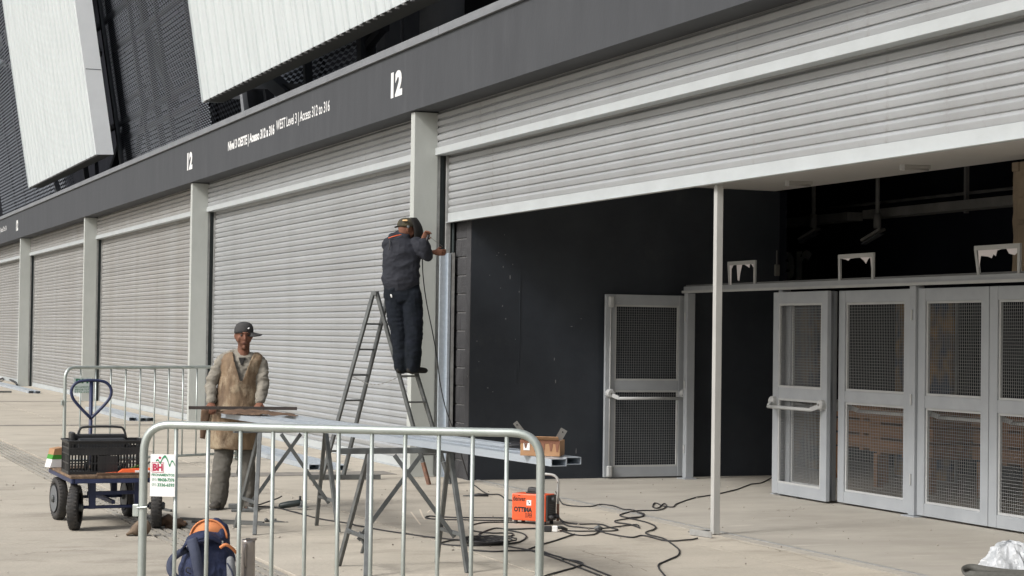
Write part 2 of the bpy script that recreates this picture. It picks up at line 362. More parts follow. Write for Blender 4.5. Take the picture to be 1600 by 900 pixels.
# ================================================================== FACADE
CX = [0.0, -12.12, -23.78, -35.22, -46.7, 12.07]
FH = 4.25
fa = empty('fascia_beam', (-20, 0, 0), label='dark grey rendered beam with white lettering running above all the shutters', cat='beam')
def fchild(o): o.location = (20, 0, 0); return o
fchild(MB().box((-62, -0.04, FH), (15, 0.75, 4.985)).build('beam_body', K['fascia'], fa))
fchild(MB().box((-62, 0.75, FH + .15), (15, 2.2, 5.0)).build('roof_edge', K['bwall'], fa))
x = -62.0
while x < 15:
    fchild(MB().box((x, -0.075, 4.99), (x + 2.99, 0.9, 5.085)).build('coping', K['coping'], fa, bevel=0.004)); x += 3.0
for x in (-0.79, -12.39, -35.93):
    w = 0.43; fchild(text_mesh('12', x, x + w, 4.475, 4.785, K['letter'], 'number_lettering', fa, y=-0.044, bold=0.055))
for x0 in (-9.27, -44.05):
    fchild(text_mesh('N\u00edvel 3 OESTE | Acesso 312 a 316', x0, x0 + 2.95, 4.515, 4.71, K['letter'], 'text_lettering', fa, y=-0.044, bold=0.04))
    fchild(text_mesh('WEST Level 3 | Access 312 to 316', x0 + 3.05, x0 + 5.85, 4.555, 4.75, K['letter'], 'text_lettering', fa, y=-0.044, bold=0.012))

order = {0.0: 'right of the closed shutter behind the ladder, next to the open bay', -12.12: 'behind the apron man, third from the open bay side barrier',
         -23.78: 'behind the cart handle and far barrier', -35.22: 'near the left edge of the picture', -46.7: 'x', 12.07: 'x'}
col_lab = {0.0: 'grey steel column beside the welder, between closed shutter and open entrance',
           -12.12: 'grey steel column directly left of the man in the apron',
           -23.78: 'grey steel column behind the left end of the far barrier',
           -35.22: 'grey steel column farthest left, smallest of the row',
           -46.7: 'grey steel column beyond the left edge of the row', 12.07: 'grey steel column at the near end of the open bay'}
for xc in CX[:5] + [12.07]:
    c = empty('steel_column', (xc, 0, 0), label=col_lab[xc], cat='column', group='columns between the roller shutters')
    MB().box((-0.14, 0.0, 0.0), (0.0, 0.29, FH - 0.012)).build('shaft', K['column'], c, bevel=0.004)
    MB().box((-0.15, -0.02, 0.0), (0.012, 0.295, 0.02)).build('base_plate', K['column'], c)
    MB().box((-0.10, 0.292, 0.0), (-0.012, 0.325, 3.74)).build('back_angle', K['guide'], c)
    MB().box((-0.098, 0.327, 0.0), (-0.03, 0.383, 3.74)).build('gap_shade_plate', K['gap'], c)  # dark plate that puts shade behind the column

P = 0.0835
prof = [(0.008, 0.0), (-0.0040, 0.0008), (-0.0058, 0.004), (-0.0088, 0.016), (-0.0118, 0.028), (-0.0146, 0.040), (-0.0166, 0.0490), (-0.0160, 0.0515), (0.0020, 0.0695), (0.008, 0.0702), (0.008, 0.0825)]
def slat_mesh(L, mt, seg):
    m = MB(); vs = []; n = len(prof)
    for i in range(seg + 1):
        x = L * i / seg
        for (y, z) in prof:
            w = 0.0016 * noise.noise(V((x * 1.3, z * 3, L)))
            vs.append((x, y + w, z + w * 0.7))
    fs = []
    for i in range(seg):
        for j in range(n - 1):
            a = i * n + j; fs.append((a, a + n, a + n + 1, a + 1))
    fs.append(tuple(range(n))[::-1]); fs.append(tuple(seg * n + j for j in range(n)))
    m.add(vs, fs); me = m.mesh('shutter_slat', mt)
    for p in me.polygons: p.use_smooth = len(p.vertices) == 4 and 2 <= (p.index % (n - 1)) <= 5
    return me
def shutter(x0, x1, zbot, label, mt, group):
    L = x1 - x0; s = empty('roller_shutter', (x0, 0.42, 0), label=label, cat='roller shutter', group=group)
    seg = 14 if L > 5 else 4
    me = [slat_mesh(L - 0.26, mt, seg)]
    meu = slat_mesh(L - 0.145, mt, seg)
    # lower curtain
    z = zbot + 0.115; i = 0
    while z < 3.80:
        inst('slat', me[0], s, (0.06, 0.0 + random.uniform(-.0025, .0025), z), (0, random.uniform(-.00025, .00025), 0)); z += P; i += 1
    b = MB().box((0.06, -0.02, zbot + 0.012), (L - 0.20, 0.015, zbot + 0.112)); b.box((0.06, -0.045, zbot + 0.0), (L - 0.20, 0.015, zbot + 0.010))
    b.build('bottom_bar', K['barw'], s, bevel=0.003)
    # upper fixed curtain
    z = 3.83
    while z < FH + 0.05:
        inst('upper_slat', meu, s, (0.003, -0.13 + random.uniform(-.002, .002), z), (0, random.uniform(-.0002, .0002), 0)); z += P
    u = MB().box((0.003, -0.165, 3.742), (L - 0.143, -0.12, 3.826)); u.box((0.003, -0.12, 3.742), (L - 0.143, -0.035, 3.750))
    u.build('header_bar', K['barw'], s, bevel=0.003)
    MB().box((0.003, -0.11, 3.752), (L - 0.143, -0.105, FH + 0.1)).build('backing_sheet', K['gap'], s)
    MB().box((0.018, -0.035, 0), (0.055, 0.018, 3.80)).build('guide_rail', K['guide'], s)
    MB().box((L - 0.195, -0.035, 0), (L - 0.15, 0.04, 3.80)).build('guide_rail', K['guide'], s)
    return s
def recess(x, lab):
    r = MB().box((x - 0.14, 0.44, 0), (x + 0.10, 0.475, 3.78)).build('recess_shade_board', K['gap']); return r
# recess boards are children of the shutters (shade between column and guide put in as dark strips)
grp = 'roller shutters along the facade'
bays = [(0.0, 12.07, 2.955, 'half raised wide roller shutter above the open entrance on the right', K['slat']),
        (-12.12, 0.0, 0.0, 'closed roller shutter behind the ladder and the man in the apron', K['slat']),
        (-23.78, -12.12, 0.0, 'closed roller shutter behind the far barrier and cart handle', K['slatfar']),
        (-35.22, -23.78, 0.0, 'closed dusty roller shutter second from the left, beyond the cart', K['slatfar']),
        (-46.7, -35.22, 0.0, 'closed dusty roller shutter at the left edge, farthest of the row', K['slatfar'])]
for (x0, x1, zb, lab, mt) in bays:
    s = shutter(x0, x1, zb, lab, mt, grp)
    if zb == 0: MB().box((0.0, 0.02, 0), (x1 - x0, 0.05, 3.74)).build('recess_shade_board', K['gap'], s)
    else: MB().box((-0.25, 0.042, 0), (0.10, 0.052, 3.74)).build('recess_shade_board', K['gap'], s)

# ================================================================== ENTRANCE RECESS
bw = empty('block_wall', (0.02, 0.5, 0), label='dark painted block wall end just inside the open entrance by the column', cat='wall')
MB().box((0.0, 0.012, 0), (0.545, 0.3, 3.44)).build('wall_core', K['mortar'], bw)
bm_ = [MB().box((0, 0, 0), (w, 0.1, 0.198)).mesh('block', K['block']) for w in (0.39, 0.145, 0.25, 0.285)]
for r in range(16):
    z = 0.006 + r * 0.2125
    def blk(k, x, w):
        o = inst('block', bm_[k], bw, (x, 0.0 + random.uniform(-.002, .003), z)); 
        md = o.modifiers.new('bevel', 'BEVEL'); md.width = 0.006; md.segments = 1
    if r % 2: blk(0, 0.003, 0); blk(1, 0.395, 0)
    else: blk(2, 0.003, 0); blk(3, 0.255, 0)
sw = empty('side_wall', (0.57, 0.5, 0), label='tall black painted side wall of the entrance behind the folded open gate leaf', cat='wall')
MB().box((-0.12, 0.002, 0.0), (0.03, 4.0, 3.452)).build('wall_face', K['wall'], sw)
MB().box((-0.12, -0.004, 0.0), (0.028, 0.002, 3.452)).build('corner_edge', K['block'], sw)
# scuffs and small relief on the wall
for (px, py, w, h) in ((812, 500, .010, 1.2), (806, 588, .03, .16)):
    d = ray(px, py); k = (0.602 - CAM.x) / d.x; p = CAM + d * k
    MB().box((p.x - 0.57, p.y - 0.5 - w / 2, p.z - h / 2), (p.x - 0.57 + 0.004, p.y - 0.5 + w / 2, p.z + h / 2)).build('repair_strip', K['wall'], sw, bevel=0.002)
random.seed(11)
chips = MB()
for (px, py, w, h) in ((788, 367, 2, 2), (786, 417, 2, 5), (797, 433, 3, 10), (811, 456, 2, 5), (782, 450, 2, 3), (785, 478, 2, 4), (790, 498, 3, 4), (762, 606, 3, 3), (748, 565, 2, 2), (805, 530, 2, 2), (866, 561, 2, 9), (868, 596, 2, 8), (893, 510, 5, 2), (908, 498, 3, 2), (770, 612, 2, 2), (730, 588, 3, 5), (779, 395, 3, 2), (790, 398, 4, 2), (776, 399, 3, 2), (900, 705, 2, 14), (745, 533, 3, 2), (765, 430, 2, 2), (801, 413, 2, 3)):
    d = ray(px, py); k = (0.602 - CAM.x) / d.x; p = CAM + d * k
    w *= 0.0038; h *= 0.0062; x = p.x - 0.57 + 0.001; y = p.y - 0.5; z = p.z
    n = 7; a0 = random.random() * 3
    ring = [(x, y + math.cos(a0 + 6.283 * j / n) * w * random.uniform(.5, 1), z + math.sin(a0 + 6.283 * j / n) * h * .5 * random.uniform(.6, 1)) for j in range(n)]
    chips.add([(q[0] + 0.0015, q[1], q[2]) for q in ring], [tuple(range(n))])
chips.build('paint_chips', mat('chip_white', (0.16, 0.165, 0.17), 0.8), sw, kind='stuff')
for (i, o) in enumerate(()): pass
ce = empty('ceiling_slab', (6, 2.5, 0), label='pale grey ceiling soffit behind the raised shutter', cat='ceiling')
MB().box((-5.43, -1.9, 3.455), (14, 1.95, 3.9)).build('soffit', K['ceil'], ce)
MB().box((-5.43, -2.03, 2.95 + 0.5), (14, -1.905, 3.80)).build('lintel', K['ceil'], ce)
def ceil_lamp(px0, py0, px1, py1, lab):
    a = onz(px0, py0, 3.45); b = onz(px1, py1, 3.45)
    L = 0.62; t = empty('ceiling_lamp', (a.x, a.y, 3.455), math.atan2(b.y - a.y, b.x - a.x), label=lab, cat='ceiling lamp', group='slim lamps on the soffit')
    MB().box((0, -0.02, -0.035), (0.30, 0.02, 0)).build('casing', K['lampw'], t, bevel=0.004)
    MB().tube([(0.015, 0, -0.045), (0.285, 0, -0.045)], 0.011).build('lamp_tube', K['lampw'], t, smooth=True)
    MB().box((-0.02, -0.026, -0.06), (0.015, 0.026, 0)).build('lamp_end', K['white'], t)
ceil_lamp(1230, 283, 1260, 284, 'slim lamp on the soffit nearer the black side wall')
ceil_lamp(1410, 258, 1442, 259, 'slim lamp on the soffit nearer the right edge')

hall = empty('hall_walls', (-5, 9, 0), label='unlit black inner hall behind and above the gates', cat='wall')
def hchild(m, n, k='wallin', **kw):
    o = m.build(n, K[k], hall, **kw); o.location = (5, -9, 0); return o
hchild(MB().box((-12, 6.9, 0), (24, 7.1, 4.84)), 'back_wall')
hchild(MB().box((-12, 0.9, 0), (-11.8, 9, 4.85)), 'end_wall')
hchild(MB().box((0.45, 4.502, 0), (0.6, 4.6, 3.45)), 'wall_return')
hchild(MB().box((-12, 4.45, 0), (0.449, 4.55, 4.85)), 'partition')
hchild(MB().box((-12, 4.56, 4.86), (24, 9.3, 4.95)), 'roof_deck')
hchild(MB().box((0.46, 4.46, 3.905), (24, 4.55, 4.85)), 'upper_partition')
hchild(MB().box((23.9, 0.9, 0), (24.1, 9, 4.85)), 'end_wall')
er = text_mesh('er', ony(1213, 430, 6.89).x, ony(1268, 430, 6.89).x, ony(1240, 437, 6.89).z, ony(1240, 392, 6.89).z, mat('dim_lettering', (0.85, 0.86, 0.88), 0.6), 'wall_lettering', hall, y=6.895, bold=0.03); er.location = (5, -9, 0)

dY = 6.3; dz_ = ony(1400, 332, dY).z
du = empty('duct', (0, dY, dz_), label='long dull metal duct hung high in the dark hall', cat='duct')
for (a, b) in ((ony(1216, 350, dY).x - 2, ony(1336, 340, dY).x), (ony(1360, 338, dY).x, 9.0)):
    MB().box((a, -0.12, -0.055), (b, 0.12, 0.055)).build('duct_section', K['duct'], du)
MB().tube([(-5.2, .1, 0.16), (9, .1, 0.16)], 0.02).build('pipe', K['duct'], du, smooth=True)
MB().bar((ony(1510, 320, dY).x, 0, -.09), (ony(1510, 320, dY).x, 0, 0.5), 0.05, 0.04).build('hanger', K['duct'], du)
for (px, lab) in ((1271, 'ceiling spotlight on a drop rod, left of the two in the dark hall'), (1371, 'ceiling spotlight on a drop rod, right of the two in the dark hall')):
    a = ony(px, 348, 6.0); t = empty('hanging_spotlight', (a.x, a.y, a.z - 0.05), math.radians(20), label=lab, cat='spotlight', group='spotlights on drop rods')
    MB().tube([(0, 0, 0.1), (0, 0, 1.3)], 0.028).build('drop_rod', K['duct'], t, smooth=True)
    MB().tube([(0, 0, 0.16), (0, 0, -0.02)], 0.05).build('junction_sleeve', K['duct'], t, smooth=True)
    MB().bar((0.08, 0, -0.03), (-0.22, 0, -0.17), 0.12, 0.03).build('lamp_head', mat('dull_white_%d' % px, (0.26, 0.26, 0.25), 0.6), t)
    MB().bar((0.06, 0, -0.09), (-0.22, 0, -0.215), 0.10, 0.012).build('lamp_visor', K['frameg'], t)

# small switch/intercom on the wall corner
t = empty('emergency_light', (0.61, 4.40, 2.5), label='small pale fitting on the far vertical edge of the black wall', cat='wall fitting')
MB().box((-0.03, 0.03, -0.08), (0.03, 0.09, 0.06)).build('casing', mat('fit_grey', (0.14, 0.14, 0.13), 0.6), t, bevel=0.01)
MB().tube([(0, 0.06, 0.05), (0, 0.06, 0.23)], 0.01).build('conduit', mat('fit_grey2', (0.12, 0.12, 0.12), 0.6), t)

# ------------------------------------------------------------------ gate row
GY = 3.13
gb = empty('gate_beam', (4, GY, 0), label='grey steel beam along the top of the gate row', cat='beam')
m = MB().box((-3.15, -0.05, 2.198), (11, 0.06, 2.255)); m.build('beam_channel', K['gate'], gb, bevel=0.003)
MB().box((-3.15, -0.075, 2.178), (11, -0.052, 2.206)).build('beam_lip', K['gatelt'], gb)
MB().box((-3.15, -0.02, 2.255), (11, 0.03, 2.275)).build('beam_upstand', K['conc'], gb)
def post(x, lab, w=0.10):
    p = empty('gate_post', (x, GY, 0), label=lab, cat='gate post', group='posts of the gate row')
    MB().box((0, -0.05, 0.012), (w, 0.05, 2.176)).build('post_tube', K['gate'], p, bevel=0.004)
    MB().box((-0.06, -0.09, 0.0), (w + 0.06, 0.07, 0.010)).build('foot_plate', K['gate'], p)
    for z in (0.35, 1.1, 1.9):
        MB().tube([(w / 2, -0.058, z - 0.05), (w / 2, -0.058, z + 0.05)], 0.01).build('hinge', K['gatelt'], p)
post(0.87, 'gate post against the black wall beside the folded leaf', 0.09)
post(3.10, 'gate post behind the left stile of the leaf with the push bar', 0.09)
post(5.60, 'gate post between the second and third closed leaves from the left', 0.10)

def wire_panel(m, x0, x1, z0, z1, y, p=0.029, r=0.0014):
    n = max(2, round((x1 - x0) / p))
    for i in range(1, n):
        x = x0 + (x1 - x0) * i / n; m.box((x - r, y - r, z0), (x + r, y + r, z1))
    n = max(2, round((z1 - z0) / p))
    for i in range(1, n):
        z = z0 + (z1 - z0) * i / n; m.box((x0, y - r - 0.002, z - r), (x1, y + r - 0.002, z + r))
def leaf(w, side_in, free=1, rod=False, name='gate_leaf', lab='', H=2.15, seed=0):
    """leaf in local XZ, hinge at x=0, free edge at x=w; front faces -Y; side_in: push bar on the front"""
    t = empty(name, label=lab, cat='gate leaf', group='mesh gate leaves of the entrance')
    f = MB(); st = 0.118; th = 0.045
    f.box((0, -th / 2, 0.02), (st, th / 2, H)); f.build('stile', K['gate'], t, bevel=0.004)
    MB().box((w - st, -th / 2, 0.02), (w, th / 2, H)).build('stile', K['gate'], t, bevel=0.004)
    zs = [(0.02, 0.135), (1.03, 1.145), (H - 0.12, H)]
    for (a, b) in zs: MB().box((st + 0.001, -th / 2 + 0.003, a), (w - st - 0.001, th / 2 - 0.003, b)).build('rail', K['gate'], t, bevel=0.003)
    for (a, b) in ((0.135, 1.03), (1.145, H - 0.12)):
        x0, x1 = st, w - st; s = 0.022; q = MB(); y0, y1 = -0.006, 0.018
        if side_in: y0, y1 = -0.018, 0.006
        q.box((x0, y0, a), (x0 + s, y1, b)); q.box((x1 - s, y0, a), (x1, y1, b)); q.box((x0 + s, y0, a), (x1 - s, y1, a + s)); q.box((x0 + s, y0, b - s), (x1 - s, y1, b))
        q.build('mesh_bead', K['gatelt'], t, bevel=0.002)
        mm = MB(); wire_panel(mm, x0 + s, x1 - s, a + s, b - s, 0.0)
        mm.build('wire_mesh', K['wire'], t, kind='stuff')
    sg = -1 if side_in else 1; zb = 0.965
    hb = MB()
    for hx in (0.055, w - 0.055):
        d = MB(); d.lathe((hx, sg * (th / 2), zb + 0.03), [(0.052, 0), (0.052, sg * 0.045), (0.04, sg * 0.06)], 16, 'y'); d.build('bar_bracket', K['gatelt'], t)
        inx = 1 if hx < w / 2 else -1
        MB().bar((hx, sg * (th / 2 + 0.03), zb + 0.02), (hx + inx * 0.07, sg * (th / 2 + 0.115), zb - 0.02), 0.03, 0.045).build('bar_arm', K['gatelt'], t, bevel=0.004)
    MB().tube([(0.115, sg * (th / 2 + 0.115), zb - 0.025), (w - 0.115, sg * (th / 2 + 0.115), zb - 0.025)], 0.018, n=10).build('push_bar', K['gatelt'], t, smooth=True)
    if side_in or rod:
        MB().lathe((w - 0.055, sg * (th / 2 + 0.058), zb + 0.03), [(0.012, 0), (0.012, sg * 0.01)], 10, 'y').build('lock_cylinder', K['chain'], t)
    if rod:
        MB().tube([(w - 0.055, sg * 0.036, 0.10), (w - 0.055, sg * 0.036, H - 0.08)], 0.0085).build('latch_rod', K['gatelt'], t, smooth=True)
        for z in (0.09, H - 0.09):
            MB().box((w - 0.085, sg * 0.075, z - 0.065), (w - 0.025, sg * th / 2, z + 0.065)).build('latch_case', K['gatelt'], t, bevel=0.014)
    return t
A = leaf(1.07, False, rod=True, lab='open mesh gate leaf folded flat against the black side wall'); A.location = (0.72, 3.20, 0.0); A.rotation_euler = (0, 0, math.radians(-90 + 1.5))
# folded outward: its face with the push bar looks towards +X
A.rotation_euler = (0, 0, math.radians(-90)); A.scale = (1, 1, 1)
B = leaf(1.14, True, lab='ajar mesh gate leaf with white push bar, first right of the dark doorway'); B.location = (3.115, 3.035, 0.0); B.rotation_euler = (0, 0, math.radians(-1.0))
leaf(0.98, False, lab='closed mesh gate leaf hidden behind the ajar push bar leaf').location = (3.205, GY, 0)
leaf(1.30, False, lab='closed mesh gate leaf directly right of the ajar push bar leaf').location = (4.285, GY, 0)
leaf(1.115, False, lab='closed mesh gate leaf just right of the double post, boards behind it').location = (5.705, GY, 0)
leaf(1.115, False, lab='closed mesh gate leaf cut by the right edge of the picture').location = (6.83, GY, 0)
leaf(1.115, False, lab='closed mesh gate leaf outside the right edge of the picture').location = (7.95, GY, 0)

# torn notice frames standing on the beam
def notice(x0, x1, lean, lab, pieces):
    t = empty('notice_frame', (x0, GY - 0.03, 2.275), label=lab, cat='notice frame', group='torn notice frames on the gate beam')
    w = x1 - x0; h = 0.20; f = 0.035
    MB().hexa([(lean, 0, -.03), (lean + f, 0, -.03), (lean + f, .02, -.03), (lean, .02, -.03), (0, 0, h), (f, 0, h), (f, .02, h), (0, .02, h)]).build('frame_side', K['gatelt'], t)
    MB().hexa([(w - f, 0, -.03), (w, 0, -.03), (w, .02, -.03), (w - f, .02, -.03), (w - f, 0, h), (w, 0, h), (w, .02, h), (w - f, .02, h)]).build('frame_side', K['gatelt'], t)
    MB().box((0, -0.001, h), (w, 0.021, h + 0.042)).build('frame_top', K['gatelt'], t)
    for pc in pieces:
        pts = [(a * w, 0.006, b * h) for a, b in pc]; n = len(pts)
        MB().add(pts + [(a, y + 0.003, b) for a, y, b in pts], [tuple(range(n)), tuple(range(n, 2 * n))[::-1]] + [(i, i + n, (i + 1) % n + n, (i + 1) % n) for i in range(n)]).build('torn_paper', K['signw'], t)
notice(1.90, 2.54, 0.03, 'torn notice frame on the gate beam over the dark doorway, paper strip in its middle',
       [[(.05, 1), (.05, -.1), (.13, -.1), (.13, .8), (.2, 1)], [(.32, 1), (.36, .15), (.42, .1), (.46, .6), (.52, 1)], [(.6, 1), (.7, .9), (.78, .8), (.8, 1)], [(.85, 1), (.93, .8), (.93, 0), (.97, 0), (.97, 1)]])
notice(4.27, 4.93, 0.01, 'torn notice frame on the gate beam with almost no paper left, middle of three',
       [[(.08, 1), (.2, .95), (.28, .88), (.34, .98), (.5, 1)], [(.62, 1), (.72, .84), (.78, .68), (.84, .9), (.9, 1)], [(.9, 1), (.93, .5), (.95, 0), (.97, 0), (.97, 1)]])
notice(6.60, 7.27, 0.05, 'torn notice frame on the gate beam nearest the right edge',
       [[(.08, 1), (.1, .2), (.14, .75), (.3, .7), (.38, .62), (.42, .8), (.47, .7), (.5, .95), (.6, 1)], [(.7, 1), (.76, .78), (.88, .7), (.93, .8), (.93, 1)]])
hb = empty('lining_board', (ony(1583, 300, 4.2).x, 4.2, 2.27), label='torn brown lining board hanging in the hall at the right edge', cat='board')
m = MB(); n = 14; vs = []
for i in range(n + 1):
    z = i / n * 1.12; e = 0.03 * noise.noise(V((z * 5, 0, 1))) + 0.012 * noise.noise(V((z * 22, 3, 1)))
    for (xx, yy) in ((e, 0), (0.16 + e * .4, -0.02), (0.9, -0.02), (0.9, 0.07), (e, 0.07)):
        vs.append((xx, yy + 0.012 * noise.noise(V((xx * 4, z * 4, 0))), z))
fs = [(i * 5 + j, i * 5 + (j + 1) % 5, (i + 1) * 5 + (j + 1) % 5, (i + 1) * 5 + j) for i in range(n) for j in range(5)]
fs += [(4, 3, 2, 1, 0), tuple(n * 5 + j for j in range(5))]
m.add(vs, fs).build('board_sheet', K['foam'], hb)
for (za, zb_) in ((0.08, 0.52), (0.56, 0.78)):
    MB().box((0.13, -0.05, za), (0.8, -0.018, zb_)).build('board_patch', K['foam'], hb, bevel=0.02)
MB().box((0.02, -0.035, 1.03), (0.12, -0.005, 1.12)).build('corner_fixing', K['foam'], hb, bevel=0.01)

# things stored behind the gates
def crate_stack(x, y, w, n, lab, mt='pallet'):
    t = empty('board_stack', (x, y, 0), label=lab, cat='stack of boards', group='raw timber stacked behind the gates')
    for k in range(n):
        z = 0.40 + k * 0.17
        MB().box((random.uniform(-.04, .02), -0.3, z), (w, 0.3, z + 0.14)).build('board', K[mt], t, bevel=0.004)
        for q in (0.12, w * .5, w - 0.2): MB().box((q, -0.28, z - 0.03), (q + 0.08, 0.28, z)).build('batten', K[mt], t)
    for q in (0.05, w - 0.15): MB().box((q, -0.28, 0), (q + 0.08, -0.2, 0.38)).build('leg', K[mt], t)
crate_stack(1.05, 5.3, 1.15, 3, 'raw timber boards behind the second gate leaf')
crate_stack(2.35, 5.0, 1.25, 3, 'raw timber boards behind the third gate leaf')
crate_stack(3.9, 5.3, 1.0, 3, 'raw timber boards behind the gate leaf at the right edge')
for (x, y, w, h, lab) in ((1.0, 5.9, 1.2, 2.1, 'ochre and blue printed panel leaning in the hall behind the ajar leaf'), (-1.0, 5.4, 1.3, 2.1, 'ochre and blue printed panel deeper in the dark hall')):
    t = empty('printed_panel', (x, y, 0), label=lab, cat='panel', group='printed panels in the hall')
    MB().box((0, 0, 0.02), (w, 0.04, h)).build('panel_sheet', K['yellow'], t, bevel=0.004)
    MB().box((-0.02, 0.04, 0), (w + 0.02, 0.07, h + 0.02)).build('panel_back', K['duct'], t)

# ================================================================== STAND ABOVE THE BEAM
LEAN = -0.158
def lean(y0, z, z0=6.25): return y0 + LEAN * (z - z0)
def cladding(x0, x1, lab, ztop=17.0):
    t = empty('cladding_panel', (x0, 1.2, 6.25), label=lab, cat='cladding panel', group='white ribbed panels hanging over the beam')
    w = x1 - x0; pitch = 0.68; m = MB(); vs = []; xs = []
    x = 0.0
    while x < w - 0.05:
        for dx, dy in ((0.0, 0), (0.31, 0), (0.322, 0.026), (0.336, 0.026), (0.338, 0), (0.60, 0.0), (0.615, -0.034), (0.64, -0.034), (0.655, 0)):
            if x + dx < w: xs.append((x + dx, dy))
        x += pitch
    xs.append((w, 0)); n = len(xs)
    H = ztop - 6.25
    for zz in (0, H):
        for (a, b) in xs: vs.append((a, b + LEAN * zz, zz + (0.0 if zz else 0)))
    m.add(vs, [(i, i + 1, n + i + 1, n + i) for i in range(n - 1)]); m.build('ribbed_sheet', K['clad'], t)
    sd = MB().hexa([(w + .002, -.03, -.02), (w + .03, -.03, -.02), (w + .03, .42, .0), (w + .002, .42, .0), (w + .002, -.03 + LEAN * H, H), (w + .03, -.03 + LEAN * H, H), (w + .03, .42 + LEAN * H, H), (w + .002, .42 + LEAN * H, H)])
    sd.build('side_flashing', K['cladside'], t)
    for i in range(3):
        z = 2.2 + i * 3.0
        MB().box((w + .031, LEAN * z, z), (w + .034, .40 + LEAN * z, z + 0.02)).build('flashing_joint', K['coping'], t)
    MB().hexa([(-.03, -.03, -.02), (0, -.03, -.02), (0, .42, 0), (-.03, .42, 0), (-.03, -.03 + LEAN * H, H), (0, -.03 + LEAN * H, H), (0, .42 + LEAN * H, H), (-.03, .42 + LEAN * H, H)]).build('side_flashing', K['clad'], t)
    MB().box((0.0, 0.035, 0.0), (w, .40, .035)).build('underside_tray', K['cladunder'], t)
    MB().hexa([(0, .06, .04), (w, .06, .04), (w, .40, .04), (0, .40, .04), (0, .06 + LEAN * H, H), (w, .06 + LEAN * H, H), (w, .40 + LEAN * H, H), (0, .40 + LEAN * H, H)]).build('core', K['bwall'], t)
    b = MB(); x = 0.1
    while x < w: b.box((x, -.012, -.035), (x + .05, .04, -.002)); x += pitch / 2
    b.build('fixing_clips', K['duct'], t, kind='stuff')
    return t
cladding(-42.76, -29.55, 'white ribbed cladding panel hanging over the left part of the beam')
cladding(-16.82, -3.2, 'white ribbed cladding panel hanging above the white lettering on the beam')

def expanded(x0, x1, z0, z1, px=0.21, pz=0.085, ls=1.0):
    """zigzag strips that make diamonds, on a plane leaning with the stand; local origin at x0, y=0, z=z0"""
    m = MB(); nx = int((x1 - x0) / px * 2); nz = int((z1 - z0) / pz); t = pz * 0.5
    for r in range(nz):
        z = r * pz; vs = []
        for i in range(nx + 1):
            x = i * px / 2; o = (pz * 0.5 if (i + r) % 2 else 0.0)
            for dz, dy in ((0, 0.0), (t, 0.022)):
                zz = z + o + dz; vs.append((x, dy + LEAN * zz * ls, zz))
        m.add(vs, [(2 * i, 2 * i + 2, 2 * i + 3, 2 * i + 1) for i in range(nx)])
    return m
def screen(x0, x1, y, z0, z1, lab, px, pz, edge_l=True, edge_r=False, mk='mesh'):
    t = empty('mesh_screen', (x0, y, z0), label=lab, cat='mesh screen', group='expanded metal screens of the stand')
    expanded(x0, x1, z0, z1, px, pz).build('expanded_mesh', K[mk], t, kind='stuff')
    H = z1 - z0; w = x1 - x0
    if edge_l: MB().bar((0, 0, 0), (0, LEAN * H, H), 0.22, 0.10, up=(0, 1, 0)).build('edge_frame', K['frameg'], t)
    if edge_r: MB().bar((w, 0, 0), (w, LEAN * H, H), 0.20, 0.10, up=(0, 1, 0)).build('edge_frame', K['framed'], t)
    k = 0
    xx = 3.2
    while xx < w - 1:
        MB().bar((xx, .14, 0), (xx, .14 + LEAN * H, H), 0.12, 0.10, up=(0, 1, 0)).build('mullion', K['framed'], t); xx += 3.2
    for zz in (1.9, 4.3, 6.9):
        if zz < H: MB().bar((0, .2 + LEAN * zz, zz), (w, .2 + LEAN * zz, zz), 0.10, 0.12).build('crossrail', K['framed'], t)
    return t
screen(-31.6, -20.6, 2.4, 5.0, 14.5, 'large dark mesh screen between the two white panels', 0.22, 0.052)
screen(-60.0, -41.0, 2.6, 5.0, 19.0, 'dark mesh screen behind the left white panel at the left edge', 0.34, 0.12, edge_l=False)
s2 = screen(-17.3, -10.2, 3.0, 5.0, 9.5, 'mesh screen seen under the right white panel, above the lettering', 0.36, 0.085, edge_l=False, mk='meshl')
# recess between panel and screen, with its own mesh and braces further back
s3 = screen(-52.0, -31.0, 6.2, 4.9, 20.0, 'mesh screen deep in the gap right of the left panel', 0.34, 0.14, edge_l=False)
bk = empty('stand_wall', (-30, 9, 5.0), label='dark wall of the stand far behind the mesh screens', cat='wall')
MB().box((-400, 0, -0.4), (19.4, 0.4, 40)).build('wall_face', K['bwall'], bk)
MB().box((-400, -8.3, -0.35), (45, -0.01, -0.05)).build('terrace_slab', K['bwall'], bk)
MB().box((-400, -5.5, 17), (45, -0.01, 17.3)).build('upper_slab', K['bwall'], bk)
fr = empty('brace_tower', (-30, 3.6, 5.0), label='dark steel tower of diagonal braces behind the mesh screens', cat='bracing')
def frb(p, q, w=0.2, k='framed', n='brace'): MB().bar(p, q, w, w).build(n, K[k], fr)
for x in (-20, -14.5, -6.6, -1.6, 4, 9.5): frb((x, .0, 0), (x, .0 + LEAN * 13, 13), 0.16, n='upright')
for z in (2.9, 6.0, 9.5): frb((-26, LEAN * z, z), (9.5, LEAN * z, z), 0.14, n='crossbeam')
frb((-6.6, .05, 6), (-1.6, .05, 2.9)); frb((-1.6, .05, 0.6), (4, .05, 3.4)); frb((4, .05, 3.4), (9.0, .05, 6.0)); frb((-20, .05, 9), (-14.5, .05, 6)); frb((-14.5, 0.05, 0.3), (-9, 0.05, 3.0))
frb((-3.1, -.8, 0.9), (-1.4, -.8, 3.0), 0.14); frb((-3.9, -.8, 7.0), (-1.5, -.8, 5.0), 0.14); frb((-5.0, -.8, 1.2), (-1.7, -.8, 1.5), 0.12); frb((-4.3, -.8, 3.2), (-1.6, -.8, 3.35), 0.10)
